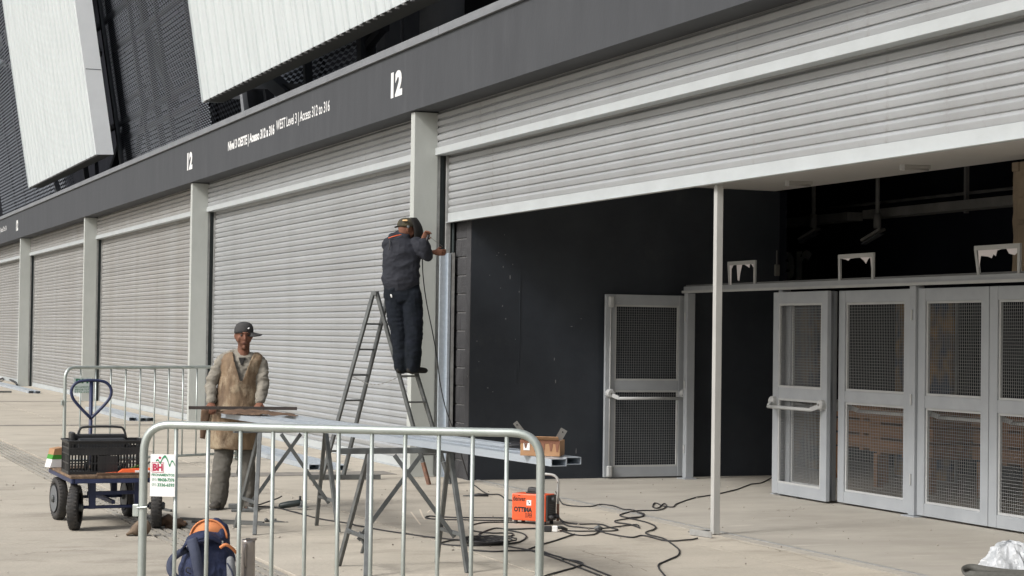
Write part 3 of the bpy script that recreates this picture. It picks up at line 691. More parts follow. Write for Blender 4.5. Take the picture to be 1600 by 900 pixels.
frb((-3.6, -.8, 9.3), (-1.3, -.8, 9.2), 0.16, 'frameg'); frb((-3.0, -.8, 1.05), (-1.4, -.8, 1.05), 0.16, 'frameg')
# under the right panel: struts, pale post, dark post with bracket
un = empty('panel_support', (-17, 2.3, 5.0), label='struts, posts and brackets carrying the lower edge of the right panel', cat='support frame')
def ub(a, b, w=0.2, k='framed', n='strut', y=0.0):
    p = ony(a[0], a[1], 2.3 + y); q = ony(b[0], b[1], 2.3 + y); o = V((17, -2.3, -5.0))
    MB().bar(p + o, q + o, w, w).build(n, K[k], un)
ub((385, 140), (391, 195), 0.24, 'coping', 'pale_post'); ub((391, 118), (400, 188), 0.34, 'framed', 'dark_post'); ub((355, 150), (388, 151), 0.12, n='arm')
ub((420, 122), (455, 152), 0.26); ub((398, 135), (480, 135), 0.10, n='rail'); ub((480, 92), (482, 140), 0.14, n='upright'); ub((571, 40), (573, 105), 0.26, n='upright')
ub((573, 41), (602, 42), 0.12, n='arm'); ub((600, 42), (575, 72), 0.12, n='arm')
ub((88, 285), (93, 310), 0.14, 'coping', 'pale_post', -0.4); ub((150, 246), (152, 275), 0.10, n='upright')
# concrete bits right of the screen
cb = empty('stair_core', (-10, 3.4, 4.9), label='grey block wall and dark doorway beside the mesh, above the number 12', cat='wall')
p0 = ony(577, 90, 3.4).x; p1 = ony(601, 80, 3.4).x; p2 = ony(672, 50, 3.4).x
MB().box((p0 + 10, 0, 0), (p1 + 10, 0.3, 6)).build('block_wall', K['conc'], cb)
for k in range(12): MB().box((p0 + 10, -0.006, 0.38 * k), (p1 + 10, -0.001, 0.38 * k + 0.012)).build('course_joint', K['framed'], cb)
MB().box((p1 + 10, 1.2, 0), (p2 + 13, 1.5, 6)).build('doorway_back', K['wallin'], cb)
MB().box((p1 + 10.0, 0.31, 0), (p1 + 10.14, 1.2, 6)).build('door_reveal', K['conc'], cb)
t = empty('round_column', (ony(690, 40, 3.2).x, 3.4, 4.9), label='round grey concrete column above the beam, right of the number 12', cat='column')
MB().lathe((0, 0, 0), [(0.55, 0), (0.55, 6)], 32).build('shaft', K['conc'], t, smooth=True)
MB().lathe((0, 0, 1.32), [(0.553, 0), (0.553, 0.015)], 32).build('formwork_ring', K['framed'], t)
t = empty('dark_partition', (ony(712, 40, 3.3).x, 3.3, 4.9), label='dark partition wall above the beam right of the round column', cat='wall')
MB().box((0.4, 0, 0), (3.4, 0.2, 6)).build('partition_sheet', K['bwall'], t)
MB().box((3.41, -0.05, 0), (3.6, 0.2, 6)).build('pale_jamb', K['coping'], t)
MB().box((3.75, -0.05, 0), (3.95, 0.2, 6)).build('pale_jamb', K['coping'], t)
MB().box((3.96, 0.02, 0), (12, 0.2, 6)).build('partition_sheet', K['conc'], t)
# pale curved tubes at the top left corner
tb = empty('roof_truss', (-45, 2.2, 11), label='pale round truss tubes crossing behind the left panel, top left corner', cat='truss')
def tbt(pts, r):
    MB().tube([ony(a, b, y) + V((45, -2.2, -11)) for a, b, y in pts], r, n=10).build('tube', K['coping'], tb, smooth=True)
tbt([(-14, 88, 2.0), (12, 52, 2.0), (20, 20, 2.0)], 0.16); tbt([(-12, 92, 2.1), (30, 108, 2.1)], 0.12); tbt([(-10, 74, 2.1), (14, 66, 2.1)], 0.10)

# ================================================================== CROWD BARRIERS
def barrier(A, B, label, ztop=1.2, zbot=0.10, nbar=11, corner=0.14, r=0.0205, rb=0.0105):
    A = V(A); B = V(B); L = (B - A).length; a = math.atan2(B.y - A.y, B.x - A.x)
    t = empty('crowd_barrier', (A.x, A.y, 0), a, label=label, cat='crowd barrier', group='galvanised crowd barriers')
    path = [(0, 0, 0.0), (0, 0, 0.4), (0, 0, ztop - corner)] + arc((0, 0, ztop - corner), (0, 0, ztop), (corner, 0, ztop), 8)[1:] + [(L * .33, 0, ztop - 0.003), (L * .66, 0, ztop - 0.003)] + \
           arc((L - corner, 0, ztop), (L, 0, ztop), (L, 0, ztop - corner), 8) + [(L, 0, 0.4), (L, 0, 0)]
    MB().tube(path, r, n=14).build('outer_frame', K['galv'], t, smooth=True)
    MB().tube([(0, 0, zbot), (L, 0, zbot)], r * .8, n=10).build('bottom_rail', K['galv'], t, smooth=True)
    for i in range(nbar):
        x = L * (i + 1) / (nbar + 1); b = random.uniform(-.002, .002)
        MB().tube([(x, 0, zbot), (x + b, b, 0.6), (x, 0, ztop - 0.012)], rb, n=8).build('upright_bar', K['galv'], t, smooth=True)
    for x in (0.0, L):
        MB().tube([(x, -0.28, 0.012), (x, -0.2, 0.03), (x, 0.2, 0.03), (x, 0.28, 0.012)], 0.014, n=8).build('foot', K['galv'], t, smooth=True)
    for z in (0.75,):
        MB().box((-0.05, -0.012, z), (-0.018, 0.012, z + .06)).build('hook', K['galv'], t, bevel=0.004)
        MB().tube([(-0.02, -0.026, z + .045), (0.03, -0.026, z + .05)], 0.004).build('tie_wire', K['galv'], t)
    return t, L
nA, nB = (11.752, -5.325, 0), (12.79, -3.66, 0)
nb, nL = barrier(nA, nB, 'near galvanised crowd barrier across the front with a white phone number sign')
fA, fB = (-2.05, -3.64, 0), (-3.20, -1.28, 0)
fb, fL = barrier(fA, fB, 'far galvanised crowd barrier behind the cart and the man in the apron', zbot=0.09)

def sign(parent, x0, w, z1, h, flip=False):
    """printed sheet tied to the barrier, local XZ, print faces -Y"""
    s = MB().box((x0, -0.0285, z1 - h), (x0 + w, -0.0255, z1)).build('sign_sheet', K['white'], parent)
    y = -0.0295
    def tx(b, a, c, d, e, m, bold=0.02): 
        return text_mesh(b, x0 + a * w, x0 + c * w, z1 - e * h, z1 - d * h, K[m], 'sign_lettering', s, y=y, bold=bold)
    # mountains and figure
    m = MB(); pts = [(.22, .165), (.30, .135), (.36, .19), (.41, .20), (.50, .09), (.60, .055), (.70, .16), (.77, .27), (.84, .17), (.90, .165), (.99, .26)]
    sp = smooth_path([(x0 + a * w, y, z1 - b * h) for a, b in pts], 5)
    for i in range(len(sp) - 1):
        tt = 0.006 if .25 < i / len(sp) < .8 else 0.004
        p, q = sp[i], sp[i + 1]; m.add([(p.x, y, p.z - tt), (q.x, y, q.z - tt), (q.x, y, q.z + tt), (p.x, y, p.z + tt)], [(0, 1, 2, 3)])
    m.build('sign_emblem', K['green'], s)
    d = MB(); n = 14; d.add([(x0 + .38 * w + math.cos(6.283 * i / n) * .048 * w, y - .0004, z1 - .085 * h + math.sin(6.283 * i / n) * .048 * w) for i in range(n)], [tuple(range(n))]); d.build('sign_emblem', K['red'], s)
    tx('BH', .10, .50, .225, .40, 'red', 0.05)
    b = MB()
    for q in ((.06, .195, .54, .205), (.06, .425, .54, .435), (.06, .195, .075, .435), (.525, .195, .54, .435)):
        b.add([(x0 + q[0] * w, y, z1 - q[3] * h), (x0 + q[2] * w, y, z1 - q[3] * h), (x0 + q[2] * w, y, z1 - q[1] * h), (x0 + q[0] * w, y, z1 - q[1] * h)], [(0, 1, 2, 3)])
    b.build('sign_box', K['red'], s)
    tx('FECHAMENTOS', .06, .97, .46, .52, 'green', 0.03)
    tx('(31)', .08, .25, .57, .64, 'green', 0.01); tx('98438-7376', .30, .97, .565, .645, 'green', 0.03)
    tx('(31)', .08, .25, .69, .76, 'green', 0.01); tx('3336-6593', .30, .97, .685, .765, 'green', 0.03)
    return s
sign(nb, 0.045, 0.128, 1.058, 0.205)
# far barrier: green lettering sheet near its left post
s = MB().box((0.10, -0.0285, 0.90), (0.36, -0.0255, 1.08)).build('sign_sheet', mat('pale_green_sheet', (0.80, 0.90, 0.87), 0.5), fb)
text_mesh('BH', 0.13, 0.31, 1.01, 1.065, K['green'], 'sign_lettering', s, y=-0.03, bold=0.05)
for (i, tx_) in enumerate(('FECHAMENTOS', '98438-7376', '3336-6593')):
    text_mesh(tx_, 0.12, 0.345, 0.975 - i * .03 - .02, 0.975 - i * .03, K['green'], 'sign_lettering', s, y=-0.03, bold=0.0)

# ================================================================== LADDER
lad = empty('step_ladder', (0.66, -0.5, 0), label='grey steel folding step ladder the welder stands on', cat='step ladder')
def lo(p, o=(0.66, -0.5, 0)): return V(p) - V(o)
apx = at(586, 455, (0.66, -0.62)); 
rg = RGT * 0.115
fl = [onz(501, 750), onz(532, 749)]; frr = [onz(671, 757), onz(703, 756)]
wdir = (fl[1] - fl[0]); wdir = V((-.05, .27, 0))
fl = [V((0.26, -1.13, 0)), V((0.21, -0.87, 0))]; frr = [V((1.12, -0.15, 0)), V((1.08, 0.11, 0))]
apl = [V((0.70, -0.69, 2.12)), V((0.665, -0.50, 2.12))]
apr = [V((0.74, -0.67, 2.12)), V((0.705, -0.48, 2.12))]
for k in range(2):
    MB().bar(lo(fl[k]), lo(apl[k]), 0.028, 0.05, up=(0.9, 0.35, 0)).build('rail', K['steelb'], lad, bevel=0.003)
    q0 = frr[k]; q1 = apr[k]; foot = q0 + (q1 - q0) * 0.115
    MB().bar(lo(foot), lo(q1), 0.028, 0.05, up=(0.9, 0.35, 0)).build('rail', K['steelb'], lad, bevel=0.003)
    MB().bar(lo(q0), lo(foot - (q1 - q0) * 0.001), 0.0285, 0.0505, up=(0.9, 0.35, 0)).build('rail_foot', K['rust'] if k == 0 else K['steelb'], lad, bevel=0.003)
    MB().bar(lo(apl[k] + V((-.03, 0, -.02))), lo(apr[k] + V((.03, 0, -.02))), 0.035, 0.05).build('hinge_plate', K['steelb'], lad, bevel=0.006)
for i in range(6):
    f = 0.155 + i * 0.135
    for (a, b) in ((fl, apl), (frr, apr)):
        p = a[0] + (b[0] - a[0]) * f; q = a[1] + (b[1] - a[1]) * f
        MB().bar(lo(p), lo(q), 0.055 if a is frr else 0.03, 0.02).build('rung', K['steel'], lad, bevel=0.003)
cp0 = fl[0] + (apl[0] - fl[0]) * .56; cp1 = frr[0] + (apr[0] - frr[0]) * .56
ch = MB()
for i in range(26):
    t_ = i / 25; p = cp0 * (1 - t_) + cp1 * t_ + V((0, 0, -0.10 * math.sin(math.pi * t_)))
    n_ = cp0 * (1 - t_ - .04) + cp1 * (t_ + .04) + V((0, 0, -0.10 * math.sin(math.pi * min(1, t_ + .04))))
    ch.bar(lo(p), lo(n_), 0.012 if i % 2 else 0.004, 0.004 if i % 2 else 0.012)
ch.build('safety_chain', K['chain'], lad)

# ================================================================== TRESTLES AND TUBES
def trestle(x0, x1, y0, y1, xt, zt, label, over=0.10, inn=0.12, tie=False):
    c = V(((x0 + x1) / 2, (y0 + y1) / 2, 0)); t = empty('trestle', c, label=label, cat='trestle', group='grey steel trestles')
    L = lambda x, y, z: V((x, y, z)) - c
    ya, yb = y0 + inn, y1 - 0.02
    MB().bar(L(xt, y0 - over, zt - .02), L(xt, y1 + over * .3, zt - .02), 0.05, 0.04).build('top_bar', K['steelb'], t, bevel=0.003)
    for (yb_, yt) in ((y0, ya), (y1, yb)):
        dx = 0.012
        MB().bar(L(x0, yb_, 0), L(xt - dx, yt, zt - .042), 0.03, 0.03).build('leg', K['steel'], t, bevel=0.003)
        MB().bar(L(x1, yb_ + .01, 0), L(xt + dx, yt, zt - .042), 0.034, 0.034).build('leg', K['steelb'], t, bevel=0.003)
        f = 0.30; p = V((x0, yb_, 0)).lerp(V((xt - dx, yt, zt)), f); q = V((x1, yb_, 0)).lerp(V((xt + dx, yt, zt)), f)
        MB().bar(p - c, q - c, 0.025, 0.025).build('leg_tie', K['steelb'], t, bevel=0.002)
    z_ = zt * .26
    MB().bar(L(xt + .02, ya + .18, zt - .05), L(xt + .07, y1, z_), 0.03, 0.008, up=(1, 0, 0)).build('cross_brace', K['steelb'], t)
    MB().bar(L(xt + .02, yb - .22, zt - .05), L(xt + .07, y0 + .03, z_), 0.03, 0.008, up=(1, 0, 0.01)).build('cross_brace', K['steelb'], t)
    if tie:
        p = V((x0, y0, 0)).lerp(V((xt, ya, zt)), .3) - c
        MB().tube([p + V((.1, -.03, .02)), p + V((.2, .03, -.01)), p + V((.28, 0, .02)), p + V((.24, .05, -.07)), p + V((.25, .03, -.13))], 0.012).build('rag_tie', K['steelb'], t, smooth=True)
    return t
ZT = 0.855
trestle(7.95, 8.57, -3.20, -2.46, 8.25, ZT, 'nearer grey steel trestle carrying the tubes, behind the barrier', tie=True)
trestle(5.15, 5.78, -3.28, -2.57, 5.45, ZT, 'farther grey steel trestle standing in front of the man in the apron')

def boxtube(p, q, w, h, label, wall=0.004, name='steel_tube', group='new galvanised tubes on the trestles', mt='newgalv', cat='steel tube'):
    p = V(p); q = V(q); t = (q - p).normalized(); a = t.cross(V((0, 0, 1))).normalized(); b = a.cross(t)
    m = MB(); vs = []
    for pt, k in ((p, 0), (q, 0), (q - t * 0.35, 1), (p + t * .35, 1)):
        for (i, j) in ((-1, -1), (1, -1), (1, 1), (-1, 1)):
            u = w / 2 - (0 if k == 0 else wall); v = h / 2 - (0 if k == 0 else wall); vs.append(pt - p + a * i * u + b * j * v + V((0, 0, h / 2)))
    def ring(pt, u, v): return [pt - p + a * i * u + b * j * v + V((0, 0, h / 2)) for (i, j) in ((-1, -1), (1, -1), (1, 1), (-1, 1))]
    R = [ring(p + t * .35, w / 2 - wall, h / 2 - wall), ring(p, w / 2 - wall, h / 2 - wall), ring(p, w / 2, h / 2), ring(q, w / 2, h / 2), ring(q, w / 2 - wall, h / 2 - wall), ring(q - t * .35, w / 2 - wall, h / 2 - wall)]
    vs = [v for r_ in R for v in r_]
    fs = [(i * 4 + j, i * 4 + (j + 1) % 4, i * 4 + 4 + (j + 1) % 4, i * 4 + 4 + j) for i in range(5) for j in range(4)] + [(0, 1, 2, 3), (23, 22, 21, 20)]
    m.add(vs, fs); o = m.build(name, K[mt]); o.location = p; tag(o, label, cat, group); return o
boxtube((3.40, -3.02, ZT + .002), (10.26, -2.49, ZT + .002), 0.105, 0.046, 'new galvanised box tube nearest the barrier, lying across both trestles')
boxtube((4.10, -2.84, ZT + .002), (10.13, -2.335, ZT + .002), 0.105, 0.046, 'new galvanised box tube second from the barrier, one open end showing')
boxtube((3.1, -2.66, ZT + .002), (8.85, -2.20, ZT + .002), 0.10, 0.046, 'new galvanised box tube behind the other two on the trestles')
o = MB().bar((-0.0, 0, 0), (0.22, 0.96, 0), 0.05, 0.028).build('steel_bar', mat('dark_brown_steel', (.045, .038, .035), .6, .2, col2=(.07, .055, .048), scale=9), label='dark steel flat bar held across the tubes by the man in the apron', cat='steel bar')
o.location = (3.72, -3.39, 0.955)
# purlins lying along the shutters on the ground
def purlins(px, py, L, n, lab, w=0.13):
    e = onz(px, py)
    for k in range(n):
        o = boxtube((e.x - L - random.uniform(0, .6), e.y + k * (w + .02), 0.004), (e.x - random.uniform(0, .35), e.y + k * (w + .02), 0.004), w, 0.06, lab[k], name='steel_purlin', group='galvanised purlins on the ground', wall=0.003, cat='purlin')
random.seed(3)
purlins(498, 736, 5.4, 3, ['galvanised purlin on the ground behind the far trestle, outermost of three', 'galvanised purlin on the ground behind the far trestle, middle of three', 'galvanised purlin on the ground behind the far trestle, nearest the shutter'])
purlins(212, 659, 5.2, 3, ['galvanised purlin on the ground behind the far barrier, outermost of three', 'galvanised purlin on the ground behind the far barrier, middle of three', 'galvanised purlin on the ground behind the far barrier, nearest the shutter'])
purlins(50, 615, 9.0, 2, ['galvanised purlin on the ground at the left edge, outer of two', 'galvanised purlin on the ground at the left edge, inner of two'])
b_ = empty('rusty_bar', (-0.45, -1.4, 0.006), label='long rusty bar lying on the pavement beside the column base', cat='steel bar')
MB().bar((0.75, 0.95, 0.025), (0.62, -0.1 + .25, 0.025), 0.05, 0.05).build('bar_body', K['steel'], b_); 
o = MB().bar((0, 0, 0), (0.02, -1.05, 0), 0.05, 0.045).build('offcut', K['steel'], label='short dark offcut on the pavement in front of the shutter at the far left', cat='offcut'); o.location = (-29.3, -0.9, 0.03)
t = MB().tube(smooth_path([onz(a, b) + V((0, 0, .05)) for a, b in ((-4, 597), (8, 593), (24, 600), (26, 605))], 4), 0.03).build('hose', K['black'], smooth=True, label='dark hose lying by the base of the farthest shutter', cat='hose')

# channel being welded upright at the column
wc = empty('upright_channel', (0.10, 0.33, 0), label='new galvanised channel standing upright beside the column, being welded', cat='steel channel')
MB().box((-0.03, -.03, 0), (0.005, 0.085, 2.60)).build('web', K['newgalv'], wc, bevel=0.002)
MB().box((0.0055, 0.055, 0), (0.05, 0.085, 2.60)).build('flange', K['newgalv'], wc)
MB().box((0.02, 0.10, 0), (0.05, 0.135, 2.605)).build('flange', K['guide'], wc)

# thin pole in the opening
tp = empty('centre_pole', (6.66, 0.48, 0), label='thin pale square pole standing in the open entrance under the raised shutter', cat='pole')
MB().box((-0.030, -0.030, 0.003), (0.030, 0.030, 2.955)).build('pole_tube', K['pole'], tp, bevel=0.003)
ag = empty('angle_bracket', (6.72, 0.30, 0), label='small steel angle lying at the foot of the thin pole', cat='bracket')
p = onz(1078, 836); q = onz(1108, 833)
o_ = V((6.72, .30, 0))
MB().bar(p - o_ + V((0, 0, .025)), q - o_ + V((0, 0, .025)), 0.05, 0.006).build('angle_leg', K['steelb'], ag)
MB().bar(p - o_ + V((0.0, 0, .028)), p - o_ + V((0.28, 0.06, .028)), 0.006, 0.05).build('angle_leg', K['guide'], ag)

# ================================================================== CART
ct = empty('platform_cart', (4.55, -4.3, 0), label='dark blue platform cart with wooden deck and heart shaped pull handle', cat='cart')
O = V((4.55, -4.3, 0))
def cl(x, y, z): return V((x, y, z)) - O
def wheel(x, y, ang, rr=0.185):
    w = empty('wheel', cl(x, y, rr), ang); w.parent = ct
    T = MB(); n = 28; pr = [(rr - .062, -.036), (rr - .03, -.044), (rr - .008, -.036), (rr, -.015), (rr, .015), (rr - .008, .036), (rr - .03, .044), (rr - .062, .036)]
    T.lathe((0, 0, 0), pr, n, 'y'); T.build('tyre', K['tyre'], w, smooth=True)
    tr = MB()
    for i in range(36):
        a = 6.283 * i / 36; c, s_ = math.cos(a), math.sin(a)
        for sy in (-1, 1):
            tr.bar((c * (rr - .002), sy * .006, s_ * (rr - .002)), (c * (rr - .006), sy * .036, s_ * (rr - .006)), 0.012, 0.008, up=(c, 0, s_))
    tr.build('tread', K['tyre'], w, kind='stuff')
    MB().lathe((0, 0, 0), [(rr - .066, -.022), (rr - .066, .022)], n, 'y').build('rim', mat('rim_grey%d' % len(bpy.data.materials), (0.17, 0.17, 0.165), 0.5, 0.4, col2=(0.12, .11, .1), scale=20), w, smooth=False)
    MB().lathe((0, 0, 0), [(rr - .066, -.046), (rr - .074, -.046), (rr - .078, -.023)][::-1], n, 'y').build('rim_flange', K['frameg'], w)
    MB().lathe((0, 0, 0), [(.02, -.07), (.032, -.06), (.032, .06), (.02, .07)], 14, 'y').build('hub', K['steelb'], w)
    return w
for (x, y, a) in ((5.02, -4.60, -18), (4.12, -4.60, 6), (5.0, -3.92, -12), (3.95, -3.96, 4)): wheel(x, y, math.radians(a))
DZ = 0.43
MB().box(cl(3.86, -4.66, DZ), cl(5.16, -4.00, DZ + .022)).build('deck_board', K['wood'], ct, bevel=0.003)
for q in (((3.86, -4.64, DZ - .02), (5.16, -4.64, DZ - .02)), ((3.86, -4.02, DZ - .02), (5.16, -4.02, DZ - .02)), ((5.145, -4.64, DZ - .02), (5.145, -4.02, DZ - .02)), ((3.87, -4.64, DZ - .02), (3.87, -4.02, DZ - .02)), ((4.5, -4.64, DZ - .02), (4.5, -4.02, DZ - .02))):
    MB().bar(cl(*q[0]), cl(*q[1]), 0.03, 0.036).build('frame_rail', K['blue'], ct, bevel=0.003)
MB().tube([cl(5.02, -4.60, .185), cl(5.0, -3.92, .185)], 0.014).build('axle', K['blue'], ct, smooth=True)
MB().tube([cl(4.04, -4.60, .185), cl(3.95, -3.96, .185)], 0.014).build('axle', K['blue'], ct, smooth=True)
MB().bar(cl(5.02, -4.5, .30), cl(4.98, -4.1, .30), 0.03, 0.03).build('spring_bar', K['blue'], ct)
for (x, y) in ((5.02, -4.46), (4.99, -4.08), (4.06, -4.46), (3.98, -4.1)):
    MB().bar(cl(x, y, .17), cl(x, y, DZ - .03), 0.055, 0.02).build('wheel_bracket', K['blue'], ct, bevel=0.003)
    MB().bar(cl(x - .06, y, .20), cl(x - .17, y, DZ - .03), 0.03, 0.03).build('strut', K['blue'], ct)
MB().bar(cl(4.1, -4.3, .22), cl(4.99, -4.28, .22), 0.03, 0.03).build('chassis_bar', K['blue'], ct)
HX, HY = 3.70, -4.27
MB().tube([cl(HX + .12, HY, .30), cl(HX, HY, .50), cl(HX, HY, 1.19)], 0.017, n=10).build('handle_stem', K['blue'], ct, smooth=True)
hp = [(0, .86), (-.085, .945), (-.150, 1.020), (-.174, 1.070), (-.176, 1.115), (-.158, 1.155), (-.122, 1.184), (-.07, 1.197), (0, 1.20), (.07, 1.197), (.122, 1.184), (.158, 1.155), (.176, 1.115), (.174, 1.070), (.150, 1.020), (.085, .945), (0, .86)]
MB().tube(smooth_path([cl(HX + .012, HY + a, z) for a, z in hp], 4), 0.014, n=10).build('handle_loop', K['blue'], ct, smooth=True)

# crate on the cart
cr_ = empty('plastic_crate', (4.78, -4.33, DZ + .023), label='black lattice plastic crate full of tools on the cart deck', cat='crate')
W2, D2, H2 = 0.315, 0.19, 0.275
def crate_wall(p, q, name):
    p = V(p); q = V(q); L = (q - p).length; m = MB(); up = V((0, 0, 1)); t = (q - p).normalized(); nrm = t.cross(up)
    for z, h in ((0.012, .024), (.09, .010), (.165, .010), (.215, .012), (H2 - .012, .024)):
        m.bar(p + up * z, q + up * z, 0.012 if h > .02 else .008, h)
    n = int(L / 0.026)
    for i in range(n + 1):
        s_ = p + t * (L * i / n); wd = 0.016 if i % 6 == 0 else 0.009
        m.bar(s_, s_ + up * (H2 - .01), wd, .006, up=nrm)
    m.bar(p + up * .19 + t * 0, q + up * .19, .003, .05)
    m.bar(p + up * .05 + t * L * .38, p + up * .05 + t * L * .62, .003, .2)
    m.build(name, K['plastic'], cr_)
crate_wall((D2, -W2, 0), (D2, W2, 0), 'crate_side'); crate_wall((-D2, -W2, 0), (-D2, W2, 0), 'crate_side')
crate_wall((-D2, -W2, 0), (D2, -W2, 0), 'crate_end'); crate_wall((-D2, W2, 0), (D2, W2, 0), 'crate_end')
MB().box((-D2, -W2, 0), (D2, W2, .01)).build('crate_floor', K['plastic'], cr_)
rm = MB()
for (p, q) in (((D2 + .008, -W2 - .012, H2), (D2 + .008, W2 + .012, H2)), ((-D2 - .008, -W2 - .012, H2), (-D2 - .008, W2 + .012, H2)), ((-D2, -W2 - .008, H2), (D2, -W2 - .008, H2)), ((-D2, W2 + .008, H2), (D2, W2 + .008, H2))):
    rm.bar(p, q, .022, .014)
rm.build('crate_rim', K['plastic'], cr_, bevel=.002)
# toolbox in the crate
tb_ = empty('toolbox', (4.74, -4.36, DZ + .19), label='black plastic tool case with rounded carrying handle sitting in the crate', cat='tool case')
MB().box((-.05, -.22, 0), (.03, .22, .155)).build('case_back', K['plastic'], tb_, bevel=.012)
MB().box((.035, -.20, -.02), (.10, .20, .125)).build('case_front', mat('case_grey', (0.035, 0.037, 0.04), 0.45), tb_, bevel=.02)
MB().box((-.06, -.255, -.02), (.09, -.215, .175)).build('case_end', K['plastic'], tb_, bevel=.012)
MB().tube(smooth_path([(0, -.19, .12), (0, -.17, .19), (0, -.12, .215), (0, .14, .215), (0, .20, .19), (0, .225, .10), (0, .23, .06)], 4), .0095).build('case_handle', K['black'], tb_, smooth=True)
MB().tube([(0, .23, .07), (0.05, .245, .04)], .016).build('case_latch', K['black'], tb_, smooth=True)
# loose contents
random.seed(5)
cols = [('green_cloth', (0.10, 0.22, 0.04)), ('grey_tool', (0.12, 0.12, 0.12)), ('red_tool', (0.3, 0.04, 0.03)), ('dark_tool', (0.03, 0.03, 0.03))]
for i, (nm, c) in enumerate(cols):
    t = empty('hand_tool', (4.86 - .04 * i, -4.12 - .12 * i, DZ + .05), random.random() * 3, label=['yellowish green tool inside the crate, right side', 'grey tool lying inside the crate middle', 'dull red tool inside the crate low down', 'dark tool inside the crate left side'][i], cat='hand tool')
    MB().bar((0, 0, 0), (.16, .02, .04), .03, .03).build('tool_grip', mat(nm, c, .6), t, bevel=.008)
    MB().bar((.16, .02, .04), (.26, .04, .08), .012, .012).build('tool_shaft', K['chain'], t)
# orange tool and boards on the cart
t = empty('orange_case', (5.06, -4.10, DZ + .035), math.radians(84), label='flat orange plastic tool on the cart deck beside the crate', cat='tool')
MB().hexa([(-.17, -.03, 0), (.14, -.03, 0), (.14, .03, 0), (-.17, .03, 0), (-.12, -.025, .035), (.14, -.025, .045), (.14, .025, .045), (-.12, .025, .035)]).build('tool_body', K['orplastic'], t, bevel=.004)
MB().bar((-.17, -.0, .005), (-.26, -.01, .0), .03, .01).build('tool_tip', K['orplastic'], t)
MB().box((-.02, -.035, .005), (.10, -.028, .025)).build('tool_label', K['white'], t)
t = MB().box((-.02, -.22, 0), (.03, .25, .02)).build('dark_board', K['leathd'], label='dark brown strip of board on the near edge of the cart deck', cat='board strip', bevel=.003); t.location = (5.10, -4.22, DZ + .023)
# small carton behind the cart, hanging past its left edge
t = empty('small_carton', (4.50, -4.80, 0.46), math.radians(10), label='small white, green and brown carton at the left end of the cart', cat='carton')
t.location = (4.05, -4.64, DZ + .024); t.scale = (.8, .8, .8)
MB().hexa([(-.09, -.07, -.0), (.09, -.07, 0), (.09, .08, 0), (-.09, .08, 0), (-.09, -.045, .09), (.09, -.045, .09), (.09, .08, .09), (-.09, .08, .09)]).build('carton_body', K['white'], t)
MB().hexa([(-.092, -.05, .088), (.092, -.05, .088), (.092, .081, .088), (-.092, .081, .088), (-.092, -.035, .135), (.092, -.035, .135), (.092, .081, .135), (-.092, .081, .135)]).build('carton_band', mat('carton_green', (0.05, 0.25, 0.03), .6), t)
MB().hexa([(-.091, -.035, .136), (.091, -.035, .136), (.091, .08, .136), (-.091, .08, .136), (-.09, -.02, .20), (.09, -.02, .20), (.09, .08, .215), (-.09, .08, .215)]).build('carton_flap', K['card'], t)

# ================================================================== WELDING MACHINE
WMO = V((5.43, -0.67, 0)); 
wm = empty('welding_machine', WMO, YAW + math.radians(-28), label='orange welding machine with black end panel and white handle on the ground', cat='welding machine')
WW, WD, WH = 0.345, 0.18, 0.235
MB().box((-WW / 2, -WD / 2, 0.03), (WW / 2 - .012, WD / 2, WH + .03)).build('case', K['orange'], wm, bevel=.008)
ep = MB().box((WW / 2 - .011, -WD / 2 + .006, 0.036), (WW / 2 + .006, WD / 2 - .006, WH + .024)).build('end_panel', K['plastic'], wm, bevel=.004)
for k in range(6): MB().box((WW / 2 + .007, -WD / 2 + .03, .10 + k * .015), (WW / 2 + .010, WD / 2 - .03, .106 + k * .015)).build('vent_slot', K['steel'], ep)
for (y, z) in ((-.05, .07), (.05, .07)): MB().lathe((WW / 2 + .006, y, z), [(.02, 0), (.02, .03), (.012, .045)], 12, 'x').build('cable_socket', K['black'], ep)
MB().lathe((WW / 2 + .006, 0, .22), [(.022, 0), (.018, .02)], 12, 'x').build('dial', K['steelb'], ep)
hm = MB().box((-.055, -.045, WH + .03), (.075, .045, WH + .045)).build('top_knob_base', K['plastic'], wm)
MB().hexa([(-.05, -.04, WH + .045), (.07, -.04, WH + .045), (.07, .04, WH + .045), (-.05, .04, WH + .045), (-.045, -.035, WH + .085), (.05, -.035, WH + .078), (.05, .035, WH + .078), (-.045, .035, WH + .085)]).build('top_knob', K['black'], wm, bevel=.008)
for (x, y) in ((-.14, -.07), (-.14, .07), (.14, -.07), (.14, .07)): MB().lathe((x, y, 0), [(.018, 0), (.016, .03)], 10).build('rubber_foot', K['black'], wm)
MB().tube([(WW / 2 + .03, .07, .18), (WW / 2 + .03, .07, .36)] + arc((WW / 2 + .03, .07, .36), (WW / 2 + .03, .07, .43), (WW / 2 - .04, .05, .435), 6) + [(WW / 2 - .12, .03, .44)], .0115, n=10).build('pull_handle', K['pole'], wm, smooth=True)
MB().tube([(WW / 2 + .03, .07, .03), (WW / 2 + .03, .07, .18)], .013, n=10).build('handle_stay', K['rust'], wm, smooth=True)
yb = -WD / 2 - .0015
text_mesh('denver', -.160, -.035, WH - .035, WH + .008, K['inkb'], 'case_lettering', wm, y=yb, bold=.02)
text_mesh('OTTIMA', -.150, .030, .105, .150, K['inkb'], 'case_lettering', wm, y=yb, bold=.055)
text_mesh('SUPER', -.040, .030, .058, .098, K['inkb'], 'case_lettering', wm, y=yb, bold=.0, shear=.2)
MB().add([(-.115, yb, WH + .006), (-.10, yb, WH + .020), (-.08, yb, WH + .004), (-.10, yb - .0003, WH + .012)], [(0, 1, 2, 3)]).build('case_emblem', K['inkb'], wm)
st_ = MB().box((-.025, -WD / 2 - .002, .165), (.020, -WD / 2, .212)).build('price_sticker', K['white'], wm)
